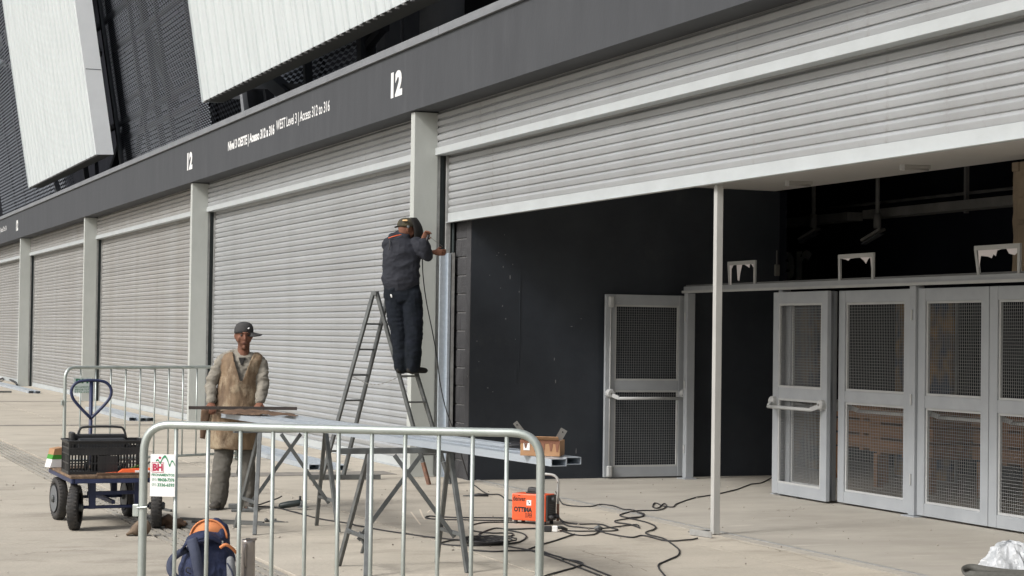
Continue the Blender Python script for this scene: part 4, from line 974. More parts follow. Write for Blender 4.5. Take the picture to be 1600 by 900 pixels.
MB().box((-.014, -WD / 2 - .0026, .192), (-.004, -WD / 2 - .0021, .202)).build('sticker_mark', K['packlt'], wm)
MB().box((-.004, -WD / 2 - .0026, .178), (.010, -WD / 2 - .0021, .190)).build('sticker_mark', K['packlt'], wm)

# ================================================================== CABLES
def cable(pts, label, r=0.0065, name='cable', z=None, mt='black', group='cables across the pavement', cat='cable'):
    w = [onz(p[0], p[1]) + V((0, 0, r + (p[2] if len(p) > 2 else 0))) for p in pts]
    sp = smooth_path(w, 6)
    for i, p in enumerate(sp): p.z = max(r, p.z + 0.002 * math.sin(i * .7))
    return MB().tube(sp, r, n=6).build(name, K[mt], smooth=True, label=label, cat=cat, group=group)
cable([(868, 785, .1), (880, 789), (900, 792), (925, 792), (940, 789), (960, 792), (975, 797), (990, 798), (998, 803), (1005, 806), (1000, 809), (985, 811), (965, 814), (962, 817), (985, 821), (1000, 826)], 'black cable winding from the welding machine handle towards the loops')
cable([(1210, 745), (1190, 755), (1172, 758), (1150, 766), (1120, 773), (1085, 779), (1058, 788), (1052, 793), (1038, 792), (1024, 787), (1020, 793), (1028, 795), (1037, 788), (1041, 792), (1030, 798), (1000, 799), (975, 803), (969, 807), (985, 810), (1004, 808), (1006, 804), (999, 802)], 'black cable running from the dark doorway past the thin pole, with a figure eight loop')
cable([(983, 811), (1010, 817), (1024, 824), (1020, 829), (1009, 833), (1015, 837), (1035, 842), (1050, 851), (1061, 861), (1058, 870), (1040, 878), (1029, 884), (1031, 892), (1040, 902)], 'black cable curving down towards the bottom edge right of centre')
cable([(868, 812, .05), (880, 816), (900, 820), (935, 820), (955, 826), (965, 829), (950, 831), (900, 831), (878, 829)], 'black cable loop right of the welding machine, upper')
cable([(870, 814, .04), (885, 822), (905, 825), (940, 827), (990, 821), (998, 823)], 'black cable with bare end right of the welding machine')
cable([(875, 830), (900, 837), (925, 837), (937, 832), (950, 835), (985, 841), (1005, 838), (1040, 846), (1075, 845), (1090, 842)], 'black cable running to the small steel angle by the thin pole')
cable([(898, 836), (870, 845), (848, 852), (830, 858), (828, 861), (860, 868), (876, 872), (880, 876)], 'black cable crossing under the right post of the near barrier')
cable([(800, 811), (760, 810), (720, 810), (680, 808), (668, 808), (667, 811), (700, 813), (760, 814), (800, 814)], 'long flat cable loop left of the welding machine, lying nearly straight')
cable([(845, 820), (800, 817), (755, 818), (735, 823), (738, 830), (765, 834), (795, 834), (802, 837), (790, 840), (755, 843), (730, 845)], 'black cable curl between the near barrier bars, upper')
cable([(842, 827), (800, 828), (772, 827), (752, 834), (750, 838), (770, 843), (780, 845)], 'black cable curl between the near barrier bars, middle')
cable([(788, 829), (815, 834), (822, 841), (808, 849), (780, 852), (730, 854), (695, 852), (690, 849), (715, 845), (760, 846)], 'large outer ring of black cable between the near barrier bars')
cable([(555, 822), (600, 830), (640, 836), (676, 841), (715, 845), (745, 848), (780, 851), (795, 855), (830, 862), (860, 871), (900, 886), (940, 902)], 'long black cable from the near trestle to the bottom edge')
cable([(735, 861), (770, 863), (800, 862), (840, 862), (865, 869), (905, 882), (955, 902)], 'second black cable running alongside to the bottom edge')
cable([(850, 902), (880, 893), (905, 886), (910, 881), (890, 876)], 'short black cable branch at the bottom edge right of the near barrier')
for k in range(5):
    cx_, cy_ = 757 + k * 1.5, 850 - k * .4; a_ = 24 + k * 5; 
    pts = [(cx_ + a_ * math.cos(6.283 * i / 14 + k), cy_ + (3.2 + .5 * k) * math.sin(6.283 * i / 14 + k), .006 * k) for i in range(15)]
    cable(pts, ['innermost ring of the tight cable coil between the near barrier bars', 'second ring of the tight cable coil between the near barrier bars', 'middle ring of the tight cable coil between the near barrier bars', 'fourth ring of the tight cable coil between the near barrier bars', 'outermost ring of the tight cable coil between the near barrier bars'][k])
cable([(393, 793), (420, 793), (440, 796), (455, 800), (478, 806), (500, 812), (540, 818), (556, 822)], 'thin cable running from the boots to the near trestle')
cable([(386, 795, .03), (400, 792, .01), (425, 788, .03), (440, 786, .06)], 'thin cable joining the angle grinder to the clamp by the boots')
# cable hanging from the welder down behind the trestle
g1 = (0.9, -0.2)
hang = [at(660, 402, g1), at(661, 430, g1), at(666, 470, g1), at(676, 520, g1), at(683, 560, g1), at(688, 600, g1), at(697, 640, g1), at(712, 680, g1), at(722, 715, g1)]
gr = [onz(733, 750), onz(745, 762), onz(762, 773), onz(780, 774), onz(790, 781), onz(801, 783)]
MB().tube(smooth_path(hang + [p + V((0, 0, .008)) for p in gr], 6), .0065, n=6).build('welding_cable', K['black'], smooth=True, label='welding cable hanging from the welder down to the machine', cat='cable')
t = empty('electrode_holder', onz(748, 776) + V((0, 0, .02)), YAW, label='black electrode holder on the ground left of the orange machine', cat='electrode holder')
MB().tube([(-.10, 0, -.012), (0, 0, .0), (.10, 0, -.004)], [.008, .016, .012], n=8).build('holder_grip', K['black'], t, smooth=True)
MB().tube([(-.16, 0, -.012), (-.10, 0, -.012)], .006, n=6).build('holder_jaw', K['steelb'], t)
t = empty('power_plug', onz(862, 831) + V((0, 0, .03)), YAW, label='black and white plug and socket at the corner of the welding machine', cat='plug')
MB().box((-.07, -.03, -.03), (.0, .03, .02)).build('plug_body', K['black'], t, bevel=.01)
MB().box((.005, -.03, -.028), (.05, .02, .022)).build('socket_body', K['white'], t, bevel=.006)
MB().tube([(.05, 0, .01), (.09, .02, .005), (.13, .03, -.015)], .014, n=8).build('plug_tail', K['plastic'], t, smooth=True)
t = empty('cable_joint', onz(935, 829) + V((0, 0, .02)), YAW, label='taped cable joint in the middle of the cables', cat='cable joint')
MB().tube([(-.035, 0, -.005), (0, 0, .008), (.035, 0, -.005)], [.012, .022, .012], n=8).build('joint_body', K['steelb'], t, smooth=True)
MB().tube([(-.02, -.01, -.01), (.01, -.03, -.014), (.02, .02, -.012)], .012, n=8).build('joint_tape', K['black'], t, smooth=True)

# ================================================================== CARDBOARD BOX ON THE TUBES
ZB = ZT + .05
bo = onz(815, 707, ZB).lerp(onz(882, 711, ZB), .5)
bo = V((9.35, -2.45, ZB)); bo = onz(848, 713, ZB); bo = bo + FWD * .10
bx = empty('cardboard_box', bo, YAW + math.radians(-12), label='open cardboard box on the tubes above the welding machine, brackets sticking out', cat='cardboard box')
bw_, bd, bh, th = .25, .17, .098, .004
m = MB(); m.box((-bw_ / 2, -bd / 2, .001), (bw_ / 2, bd / 2, .005))
m.box((-bw_ / 2, -bd / 2, .005), (bw_ / 2, -bd / 2 + th, bh)); m.box((-bw_ / 2, bd / 2 - th, .005), (bw_ / 2, bd / 2, bh)); m.box((-bw_ / 2, -bd / 2 + th, .005), (-bw_ / 2 + th, bd / 2 - th, bh)); m.box((bw_ / 2 - th, -bd / 2 + th, .005), (bw_ / 2, bd / 2 - th, bh))
m.build('box_walls', K['card'], bx)
MB().box((-bw_ / 2 - .002, -bd / 2 - .003, bh - .018), (bw_ / 2 + .002, -bd / 2 - .0005, bh + .002)).build('box_lip', K['cardd'], bx)
for (x, h) in ((-.09, .03), (-.03, .05), (.02, .065), (.07, .045), (.11, .05)):
    MB().hexa([(x - .005, -bd / 2 - .0028, bh - .02 - h), (x + .004, -bd / 2 - .0028, bh - .02 - h), (x + .004, -bd / 2 - .0006, bh - .02 - h), (x - .005, -bd / 2 - .0006, bh - .02 - h), (x - .012, -bd / 2 - .0028, bh - .018), (x + .012, -bd / 2 - .0028, bh - .018), (x + .012, -bd / 2 - .0006, bh - .018), (x - .012, -bd / 2 - .0006, bh - .018)]).build('drip_stain', K['cardd'], bx)
MB().box((-bw_ / 2 + .02, -bd / 2 - .0028, .035), (-bw_ / 2 + .06, -bd / 2 - .0005, .085)).build('box_label', K['white'], bx)
MB().bar((0, -bd / 2 + .01, bh), (-.0, -bd / 2 - .03, bh + .025), .24, .003).build('box_flap', K['card'], bx)
def bracket(p, q, lab, w=.032):
    t = empty('steel_bracket', bo, YAW, label=lab, cat='bracket', group='brackets in the cardboard box')
    d = (V(q) - V(p)).normalized(); MB().bar(p, q, .004, w, up=(-d.z, 0, d.x)).build('bracket_plate', K['chain'], t)
    MB().bar(V(p) + V((0, .008, 0)), V(q) + V((0, .008, 0)), .012, w * .25, up=(-d.z, 0, d.x)).build('bracket_edge', K['steelb'], t)
    MB().lathe(V(q) - d * .02 + V((0, -.003, 0)), [(.005, 0), (.005, -.002)], 10, 'y').build('bolt_hole', K['inkb'], t)
bracket((-.03, .02, .02), (-.175, .0, .205), 'long steel bracket leaning left out of the cardboard box')
bracket((.06, .02, .03), (.135, .0, .165), 'short steel bracket leaning right out of the cardboard box', .045)
gl_ = empty('black_glasses', onz(808, 702, ZB) + V((0, 0, .01)), YAW, label='black safety glasses lying on the tubes left of the cardboard box', cat='glasses')
MB().limb([(-.075, 0, .01), (-.02, .0, .016), (.045, 0, .018)], [(.02, .012), (.03, .016), (.02, .012)], n=10, ref=(0, 1, 0)).build('lens', K['plastic'], gl_, smooth=True)
MB().tube(smooth_path([(-.08, 0, .02), (-.03, .0, .036), (.05, .0, .03), (.085, 0, .015)], 4), .004, n=6).build('temple_arm', K['black'], gl_, smooth=True)
MB().tube(smooth_path([(-.08, -.02, .008), (-.03, -.05, .002), (.06, -.02, .008)], 4), .004, n=6).build('temple_arm', K['black'], gl_, smooth=True)

# ================================================================== SOFT SHAPES
def soften(mb, name, mats, parent, voxel=0.008, smooth=3, wrinkle=None, classify=None, dec=None, **k):
    me = mb.mesh(name + '_tmp', mats[0] if isinstance(mats, (list, tuple)) else mats); o = bpy.data.objects.new('tmp', me); COL.objects.link(o)
    r = o.modifiers.new('r', 'REMESH'); r.mode = 'VOXEL'; r.voxel_size = voxel; r.use_smooth_shade = True
    s_ = o.modifiers.new('s', 'SMOOTH'); s_.factor = .5; s_.iterations = smooth
    dg = bpy.context.evaluated_depsgraph_get(); m2 = bpy.data.meshes.new_from_object(o.evaluated_get(dg)); bpy.data.objects.remove(o)
    m2.name = name; m2.materials.clear()
    for x in (mats if isinstance(mats, (list, tuple)) else [mats]): m2.materials.append(x)
    if wrinkle:
        nn = [v.normal.copy() for v in m2.vertices]
        for v, n_ in zip(m2.vertices, nn):
            d = 0
            for (amp, sx, sy, sz, ox) in wrinkle:
                q = noise.noise(V((v.co.x * sx + ox, v.co.y * sy, v.co.z * sz))); d += amp * (1 - abs(q) * 3)
            v.co += n_ * d
        m2.update()
    for p in m2.polygons:
        p.use_smooth = True; p.material_index = classify(p.center, p.normal) if classify else 0
    o = bpy.data.objects.new(name, m2); link(o, parent); tag(o, **k); return o
def L2(root, px, py, dy=0.0):
    """pixel -> local point of a root turned to the camera, dy metres deeper"""
    g = (root[0] + FWD.x * dy, root[1] + FWD.y * dy); p = at(px, py, g) - V(root)
    return V((p.dot(RGT), dy, p.z))

def hand(m, wrist, direc, palm_n, curl=.6, s=1.0, thumb=1):
    """palm, four bent fingers and a thumb; direc = pointing direction, palm_n = normal of the palm"""
    d = V(direc).normalized(); n = V(palm_n); n = (n - n.dot(d) * d).normalized(); sd = d.cross(n).normalized() * thumb
    w = V(wrist); c = w + d * .05 * s
    m.limb([w - d * .02, w + d * .02 * s, w + d * .075 * s], [(.024, .018), (.036 * s, .016), (.040 * s, .014)], n=10, ref=tuple(sd))
    for i, (o_, l) in enumerate(((-.030, .070), (-.010, .080), (.010, .076), (.029, .060))):
        b = w + d * (.078 * s) - sd * o_ * s
        d1 = (d * math.cos(curl * .5) + n * math.sin(curl * .5)); d2 = (d * math.cos(curl * 1.3) + n * math.sin(curl * 1.3)); d3 = (d * math.cos(curl * 2.1) + n * math.sin(curl * 2.1))
        p1 = b + d1 * l * .45 * s; p2 = p1 + d2 * l * .32 * s; p3 = p2 + d3 * l * .26 * s
        m.limb([b - d * .015, b, p1, p2, p3], [.0092, .0092, .0086, .0080, .0070], n=8, ref=tuple(sd))
    tb0 = w + d * .022 * s + sd * .026 * s; td = (d * .62 + sd * .62 + n * .5).normalized(); t2 = (d * .85 + sd * .15 + n * .6).normalized()
    m.limb([tb0, tb0 + td * .036 * s, tb0 + td * .036 * s + t2 * .032 * s], [.012, .0105, .0085], n=8, ref=tuple(n))

def head(m, c, yaw=0.0, pitch=0.0, s=1.0):
    """skull, jaw, nose, brow, lips and ears in a head frame; face looks to local -Y turned by yaw"""
    R = Matrix.Rotation(yaw, 3, 'Z') @ Matrix.Rotation(pitch, 3, 'X'); c = V(c)
    T = lambda x, y, z: c + R @ (V((x, y, z)) * s)
    rf = tuple(R @ V((1, 0, 0)))
    m.limb([T(0, .012, -.02), T(0, .012, .02), T(0, .012, .05)], [(.074, .088), (.077, .094), (.070, .086)], n=20, ref=rf)
    m.limb([T(0, -.020, .02), T(0, -.030, -.03), T(0, -.034, -.070), T(0, -.040, -.100)], [(.066, .066), (.062, .060), (.052, .050), (.030, .030)], n=18, ref=rf)
    m.limb([T(0, -.088, .018), T(0, -.104, -.012), T(0, -.110, -.026)], [(.009, .009), (.012, .013), (.016, .012)], n=10, ref=rf)
    m.limb([T(-.045, -.078, .030), T(0, -.090, .034), T(.045, -.078, .030)], [.009, .010, .009], n=8, ref=(0, 0, 1))
    m.limb([T(-.022, -.086, -.056), T(0, -.093, -.055), T(.022, -.086, -.056)], [.005, .0075, .005], n=8, ref=(0, 0, 1))
    m.limb([T(-.020, -.083, -.067), T(0, -.090, -.068), T(.020, -.083, -.067)], [.005, .0075, .005], n=8, ref=(0, 0, 1))
    m.limb([T(0, -.078, -.100), T(0, -.080, -.108)], [.018, .015], n=10, ref=rf)
    for sx in (-1, 1):
        m.limb([T(sx * .048, -.062, -.018), T(sx * .050, -.055, -.040)], [.018, .016], n=10, ref=rf)
        m.limb([T(sx * .077, .016, .018), T(sx * .083, .022, -.005), T(sx * .077, .016, -.028)], [(.007, .019), (.008, .017), (.006, .011)], n=10, ref=rf)
    return T

# ---------------------------------------------------------------- man in the apron
R1 = V((3.50, -2.90, 0))
m1 = empty('person', R1, YAW, label='man in a grey cap and tan leather apron standing behind the trestles', cat='person')
q1 = lambda px, py, dy=0.0: L2(R1, px, py, dy)
B1 = MB()
hc = q1(381, 526, 0.0) + V((0, 0, 0.008))
nk = V((hc.x - .005, .035, 1.46))
T1 = head(B1, hc + V((0, 0, 0)), yaw=math.radians(14), pitch=math.radians(4))
B1.limb([hc + V((0, .03, -.04)), V((hc.x - .005, .03, 1.50)), V((hc.x - .01, .035, 1.42))], [(.055, .058), (.056, .058), (.07, .065)])
sl, sr = V((hc.x - .195, .03, 1.385)), V((hc.x + .148, .04, 1.37))
B1.limb([V((hc.x - .01, .04, 1.38)), V((hc.x - .015, .04, 1.2)), V((hc.x - .03, .03, 1.05)), V((hc.x - .035, .03, .93))], [(.14, .075), (.15, .09), (.145, .095), (.155, .10)])
el, er_ = q1(329, 600, -.01), q1(411, 600, .0)
wl, wr = q1(330, 630, -.10), q1(406, 630, -.11)
B1.limb([sl, el, wl], [.055, .042, .027]); B1.limb([sr, er_, wr], [.055, .042, .027])
hand(B1, wl, (0.25, -.75, -.35), (0, -.2, -1), curl=.75, thumb=-1); hand(B1, wr, (-.15, -.75, -.35), (0, -.2, -1), curl=.75, thumb=1)
kl, kr = q1(346, 735, -.02), q1(384, 735, .04)
al, ar = q1(341, 785, 0.0), q1(390, 786, .06)
hl, hr_ = V((hc.x - .12, .03, .92)), V((hc.x + .05, .05, .92))
for a_, b_2, c_ in ((hl, kl, al), (hr_, kr, ar)):
    B1.limb([a_, b_2, c_], [.08, .055, .042]); B1.limb([c_ + V((0, .02, -.03)), c_ + V((0, -.08, -.04))], [(.028, .022), (.028, .018)])
zc = hc.z
def cls1(c, n):
    v = c - hc; return 1 if (-.135 < v.z < -.046 + .012 * noise.noise(c * 60) and v.y < .02 and v.length < .17) else 0
soften(B1, 'body', [K['skin'], K['stub']], m1, voxel=.0065, smooth=3, classify=cls1)
for sx in (-1, 1):
    p = T1(sx * .031, -.078, .010); MB().limb([p - V((.001, 0, 0)), p + V((.001, 0, 0))], [.0105, .0105], n=10).build('eye', K['eye'], m1, smooth=True)
    MB().tube([T1(sx * .018, -.094, .030), T1(sx * .034, -.091, .036), T1(sx * .050, -.080, .031)], [.003, .0045, .003], n=6).build('eyebrow', K['hair'], m1, smooth=True)
MB().limb([T1(-.021, -.0915, -.0635), T1(0, -.0985, -.0605), T1(.021, -.0915, -.0635)], [.0022, .003, .0022], n=8, ref=(0, 0, 1)).build('mouth', K['lip'], m1, smooth=True)
HM = MB(); HM.limb([T1(0, .035, -.01), T1(0, .03, .03)], [(.079, .088), (.081, .095)], n=20); HM.build('hair', K['hair'], m1, smooth=True)
# cap: dome, band and sideways peak
cap = MB(); cc = T1(0, .008, .028)
dome = [(.090, -.002), (.0925, .018), (.088, .05), (.074, .078), (.050, .095), (.02, .103), (.004, .104)]
nn_ = 26; base = []
for (r_, h_) in dome:
    for j in range(nn_):
        an = 6.2832 * j / nn_; base.append(cc + V((math.cos(an) * r_ * .98, math.sin(an) * r_ * 1.10, h_ + .10 * (math.cos(an) * r_) * .35)))
cap.add(base, [(i * nn_ + j, i * nn_ + (j + 1) % nn_, (i + 1) * nn_ + (j + 1) % nn_, (i + 1) * nn_ + j) for i in range(len(dome) - 1) for j in range(nn_)] + [tuple((len(dome) - 1) * nn_ + j for j in range(nn_))])
cp = cap.build('cap', K['capg'], m1, smooth=True); sm = cp.modifiers.new('solid', 'SOLIDIFY'); sm.thickness = .003
pk = MB(); vs = []; na, nr = 14, 5
for k in range(nr + 1):
    for j in range(na + 1):
        an = math.radians(-52 + 104 * j / na + 6); r0 = .086; ln = .085 * math.cos((j / na - .5) * 2.4) ** .6 if abs(j / na - .5) < .5 else .01
        rr_ = r0 + ln * k / nr; vs.append(cc + V((math.cos(an) * rr_, math.sin(an) * rr_ * 1.08, .004 - .020 * (k / nr) - .022 * abs(j / na - .5) * 2 * (k / nr))))
pk.add(vs, [(k * (na + 1) + j, k * (na + 1) + j + 1, (k + 1) * (na + 1) + j + 1, (k + 1) * (na + 1) + j) for k in range(nr) for j in range(na)])
p_ = pk.build('cap_peak', K['capg'], m1, smooth=True); sm = p_.modifiers.new('solid', 'SOLIDIFY'); sm.thickness = .006; sm.offset = 0
MB().limb([cc + V((.055, -.092, .040)), cc + V((.062, -.088, .043))], [.007, .006], n=8).build('cap_emblem', K['white'], m1, smooth=True)
# shirt
S1 = MB(); cx = hc.x - .015
S1.limb([V((cx, .04, 1.435)), V((cx, .045, 1.38)), V((cx, .045, 1.2)), V((cx - .01, .035, 1.05)), V((cx - .015, .03, .93))], [(.085, .07), (.172, .112), (.176, .122), (.165, .118), (.175, .12)], n=20)
S1.limb([V((cx - .09, .04, 1.43)), sl + V((.02, 0, .012))], [.05, .06]); S1.limb([V((cx + .08, .04, 1.42)), sr + V((-.02, 0, .012))], [.05, .06])
for a_, b_2, c_, sg_ in ((sl, el, wl, -1), (sr, er_, wr, 1)):
    c2 = b_2.lerp(c_, .86)
    S1.limb([a_, a_.lerp(b_2, .5) + V((sg_ * .008, 0, 0)), b_2, b_2.lerp(c_, .5), c2], [.062, .058, .052, .048, .042])
soften(S1, 'shirt', K['shirt'], m1, voxel=.009, smooth=2, wrinkle=[(.009, 7, 7, 14, 1), (.004, 16, 16, 34, 3)])
MB().hexa([(cx + .004, -.088, 1.345), (cx + .016, -.088, 1.345), (cx + .016, -.07, 1.345), (cx + .004, -.07, 1.345), (cx - .022, -.072, 1.415), (cx + .042, -.072, 1.415), (cx + .042, -.04, 1.415), (cx - .022, -.04, 1.415)]).build('undershirt', K['hair'], m1, bevel=.003)
# trousers
P1 = MB()
for a_, b_2, c_ in ((hl, kl, al), (hr_, kr, ar)):
    P1.limb([a_, a_.lerp(b_2, .5), b_2, b_2.lerp(c_, .55), c_ + V((0, .005, .0))], [(.095, .10), (.090, .09), (.080, .082), (.080, .08), (.076, .078)], n=16)
P1.limb([V((cx - .02, .035, 1.0)), V((cx - .02, .035, .88))], [(.17, .115), (.165, .12)])
soften(P1, 'trousers', K['gpants'], m1, voxel=.010, smooth=2, wrinkle=[(.008, 7, 7, 6, 5), (.003, 11, 11, 22, 2)])
for c_, yw in ((al, -.10), (ar, .18)):
    Sb = MB(); f = V((math.sin(yw), -math.cos(yw), 0))
    g0 = V((c_.x, c_.y + .02, 0))
    Sb.limb([g0 + V((0, 0, .12)), g0 + V((0, 0, .065))], [(.050, .052), (.050, .055)])
    Sb.limb([g0 + V((0, .03, .045)) - f * .02, g0 + f * .08 + V((0, 0, .045)), g0 + f * .17 + V((0, 0, .04))], [(.045, .042), (.048, .040), (.046, .036)], n=14, ref=(1, 0, 0))
    o = soften(Sb, 'boot', K['boots'], m1, voxel=.008, smooth=3)
    Ss = MB(); Ss.limb([g0 - f * .04 + V((0, 0, .010)), g0 + f * .07 + V((0, 0, .010)), g0 + f * .19 + V((0, 0, .010))], [(.045, .009), (.047, .009), (.045, .009)], n=14, ref=(1, 0, 0)); Ss.build('boot_sole', K['black'], o, smooth=True)
# apron
def sheet(rows, name, mt, parent, cut=None, cols=26, thick=.006, seed=0.0, fold=.012, yc=.04, span=1.0, **k):
    """rows: (z, left u, right u, depth in front of yc)"""
    rr_ = []
    for i in range(len(rows) - 1):
        for j in range(10):
            t = j / 10; rr_.append(tuple(rows[i][q] * (1 - t) + rows[i + 1][q] * t for q in range(4)))
    rr_.append(rows[-1]); vs = []
    for (z, a, b, d) in rr_:
        for j in range(cols + 1):
            s_ = j / cols; u = a + (b - a) * s_; e = (s_ - .5) * 2 * span
            y = yc - d * math.sqrt(max(0, 1 - e * e * .93))
            q = noise.noise(V((u * 9 + seed, z * 2.2, seed))) * fold * (1 + (1.3 - z)) + noise.noise(V((u * 24, z * 14, seed + 4))) * fold * .4
            vs.append((u, y + q, z + .02 * noise.noise(V((u * 6, 0, seed))) * (1 if z < .7 else 0)))
    n = cols + 1
    o = MB().add(vs, [(i * n + j, (i + 1) * n + j, (i + 1) * n + j + 1, i * n + j + 1) for i in range(len(rr_) - 1) for j in range(cols) if not (cut and cut(vs[i * n + j], vs[(i + 1) * n + j + 1]))]).build(name, K[mt], parent, smooth=True, **k)
    so_ = o.modifiers.new('solid', 'SOLIDIFY'); so_.thickness = thick; so_.offset = 0
    return o
ux = lambda px: q1(px, 600).x
def vneck(a, b):
    u = (a[0] + b[0]) / 2; z = (a[2] + b[2]) / 2; c = ux(380)
    return z > 1.20 and abs(u - c) < .012 + (z - 1.20) * .34
ap = sheet([(1.462, ux(353), ux(402), .06), (1.44, ux(346), ux(408), .10), (1.39, ux(341), ux(411), .138), (1.33, ux(343), ux(407), .156), (1.24, ux(344), ux(403), .166), (1.17, ux(341), ux(403), .168), (1.08, ux(338), ux(404), .17), (1.0, ux(334), ux(404), .18), (.88, ux(327), ux(404), .19), (.75, ux(328), ux(402), .19), (.56, ux(330), ux(399), .185)], 'apron', 'leather', m1, cut=vneck, cols=64, seed=2.0)
sheet([(.93, ux(318), ux(334), .16), (.80, ux(316), ux(328), .12), (.66, ux(315), ux(322), .08)], 'apron_tie', 'leathd', ap, cols=8, seed=5.0, span=.5)
# leather cloth over the tubes
lcg = (4.0, -2.95)
lc = MB(); vs = []; nx, ny = 22, 8
A_ = V((3.55, -3.05, .91)); du_ = V((.30, .92, 0)).normalized()
c0 = onz(338, 642, .925); c1 = onz(452, 646, .925)
for i in range(nx + 1):
    for j in range(ny + 1):
        s_ = i / nx; t_ = j / ny; p = c0.lerp(c1, s_) + V((1.0, .06, 0)) * (t_ * .42 * (1 - .55 * abs(s_ - .3)))
        z = .915 + .018 * noise.noise(V((s_ * 7, t_ * 3, 2))) + .012 * noise.noise(V((s_ * 17, t_ * 8, 5))) + .03 * math.sin(math.pi * min(1, s_ * 1.1)) * (1 - t_)
        if s_ < .08: z -= .04
        vs.append((p.x, p.y, max(z, .908)))
o = lc.add(vs, [(i * (ny + 1) + j, (i + 1) * (ny + 1) + j, (i + 1) * (ny + 1) + j + 1, i * (ny + 1) + j + 1) for i in range(nx) for j in range(ny)]).build('leather_cloth', K['leathd'], smooth=True, label='crumpled brown leather cloth lying on the tubes in front of the man', cat='cloth')
so_ = o.modifiers.new('solid', 'SOLIDIFY'); so_.thickness = .006

# ---------------------------------------------------------------- welder on the ladder
R2 = V((0.96, -0.38, 1.205))
m2_ = empty('person', R2, YAW, label='welder in dark jacket and raised helmet standing on the ladder, back turned', cat='person')
def q2(px, py, dy=0.0):
    g = (R2.x + FWD.x * dy, R2.y + FWD.y * dy); p = at(px, py, g) - R2; return V((p.dot(RGT), dy, p.z))
B2 = MB()
h2 = q2(636, 358, .02)
T2 = head(B2, h2, yaw=math.radians(118), pitch=math.radians(10))
nb2 = q2(629, 378, .0)
B2.limb([h2 + V((-.01, 0, -.03)), nb2, nb2 + V((-.01, 0, -.06))], [.058, .060, .07])
B2.limb([q2(628, 384), q2(627, 410), q2(627, 440), q2(630, 455)], [(.17, .10), (.16, .10), (.14, .095), (.15, .10)])
s2l, s2r = q2(607, 382, .02), q2(650, 382, -.02)
eR, wR = q2(668, 398, -.08), q2(661, 375, -.14)
eL, wL = q2(655, 400, .16), q2(679, 394, .14)
B2.limb([s2r, eR, wR], [.055, .044, .028]); B2.limb([s2l, q2(640, 398, .18), wL], [.055, .044, .028])
hand(B2, wR, (.45, -.1, .8), (.4, -.9, 0), curl=.95, thumb=1); hand(B2, wL, (1, .05, -.05), (.1, .9, .2), curl=.75, thumb=1)
hipL, hipR = q2(615, 460), q2(642, 460)
kL, kR = q2(624, 520, .0), q2(647, 520, -.04); aL, aR = q2(628, 573, .04), q2(645, 573, -.02)
for a_, b_2, c_ in ((hipL, kL, aL), (hipR, kR, aR)):
    B2.limb([a_, b_2, c_], [.085, .055, .042]); B2.limb([c_ + V((0, 0, -.02)), c_ + V((.06, .06, -.03))], [.035, .03])
soften(B2, 'body', K['skin'], m2_, voxel=.0065, smooth=3)
J2 = MB()
J2.limb([q2(631, 372, .0), q2(630, 379, .0), q2(628, 392), q2(627, 415), q2(626, 440)], [(.075, .07), (.175, .115), (.205, .135), (.205, .14), (.212, .145)], n=22)
J2.limb([q2(626, 440), q2(626.5, 444)], [(.212, .145), (.205, .14)], n=22)
for a_, b_2, c_ in ((s2l, q2(632, 400, .20), wL.lerp(q2(640, 398, .18), .25)), (s2r, eR, wR.lerp(eR, .18))):
    J2.limb([a_, a_.lerp(b_2, .5), b_2, b_2.lerp(c_, .5), c_], [.082, .082, .076, .066, .052])
J2.limb([q2(613, 372, .0), q2(624, 367, .02), q2(632, 369, .03)], [.05, .05, .04])
jk = soften(J2, 'jacket', K['jacket'], m2_, voxel=.009, smooth=2, wrinkle=[(.008, 5, 5, 9, 3), (.0025, 13, 13, 22, 7)])
MB().tube(smooth_path([q2(607, 372, -.085), q2(616, 369, -.105), q2(627, 366.5, -.085)], 5), .005, n=6).build('jacket_piping', K['orplastic'], jk, smooth=True)
MB().tube(smooth_path([q2(609, 374, -.095), q2(609, 382, -.125), q2(608, 390, -.138)], 5), .005, n=6).build('jacket_seam', K['black'], jk, smooth=True)
T2p = MB()
for a_, b_2, c_, dx in ((hipL, kL, aL, 0), (hipR, kR, aR, 0)):
    T2p.limb([a_, a_.lerp(b_2, .5), b_2, b_2.lerp(c_, .5), c_ + V((0, 0, .01))], [(.118, .115), (.112, .105), (.096, .095), (.090, .088), (.085, .085)], n=16)
T2p.limb([q2(627, 442), q2(628, 462)], [(.19, .125), (.20, .13)], n=20)
soften(T2p, 'trousers', K['npants'], m2_, voxel=.010, smooth=2, wrinkle=[(.008, 6, 6, 5, 8), (.003, 11, 11, 20, 2)])
MB().limb([q2(611, 461, -.155), q2(612, 464, -.155)], [.010, .008], n=8).build('trouser_badge', K['white'], m2_, smooth=True)
for c_ in (aL, aR):
    Sb = MB(); g0 = V((c_.x, c_.y, .01)); f = V((.75, .66, 0))
    Sb.limb([g0 + V((0, 0, .12)), g0 + V((0, 0, .05))], [.055, .055]); Sb.limb([g0 + V((0, 0, .042)) - f * .04, g0 + f * .09 + V((0, 0, .042)), g0 + f * .17 + V((0, 0, .036))], [(.042, .04), (.046, .038), (.042, .032)], ref=(.66, -.75, 0))
    soften(Sb, 'boot', K['hair'], m2_, voxel=.009, smooth=3)
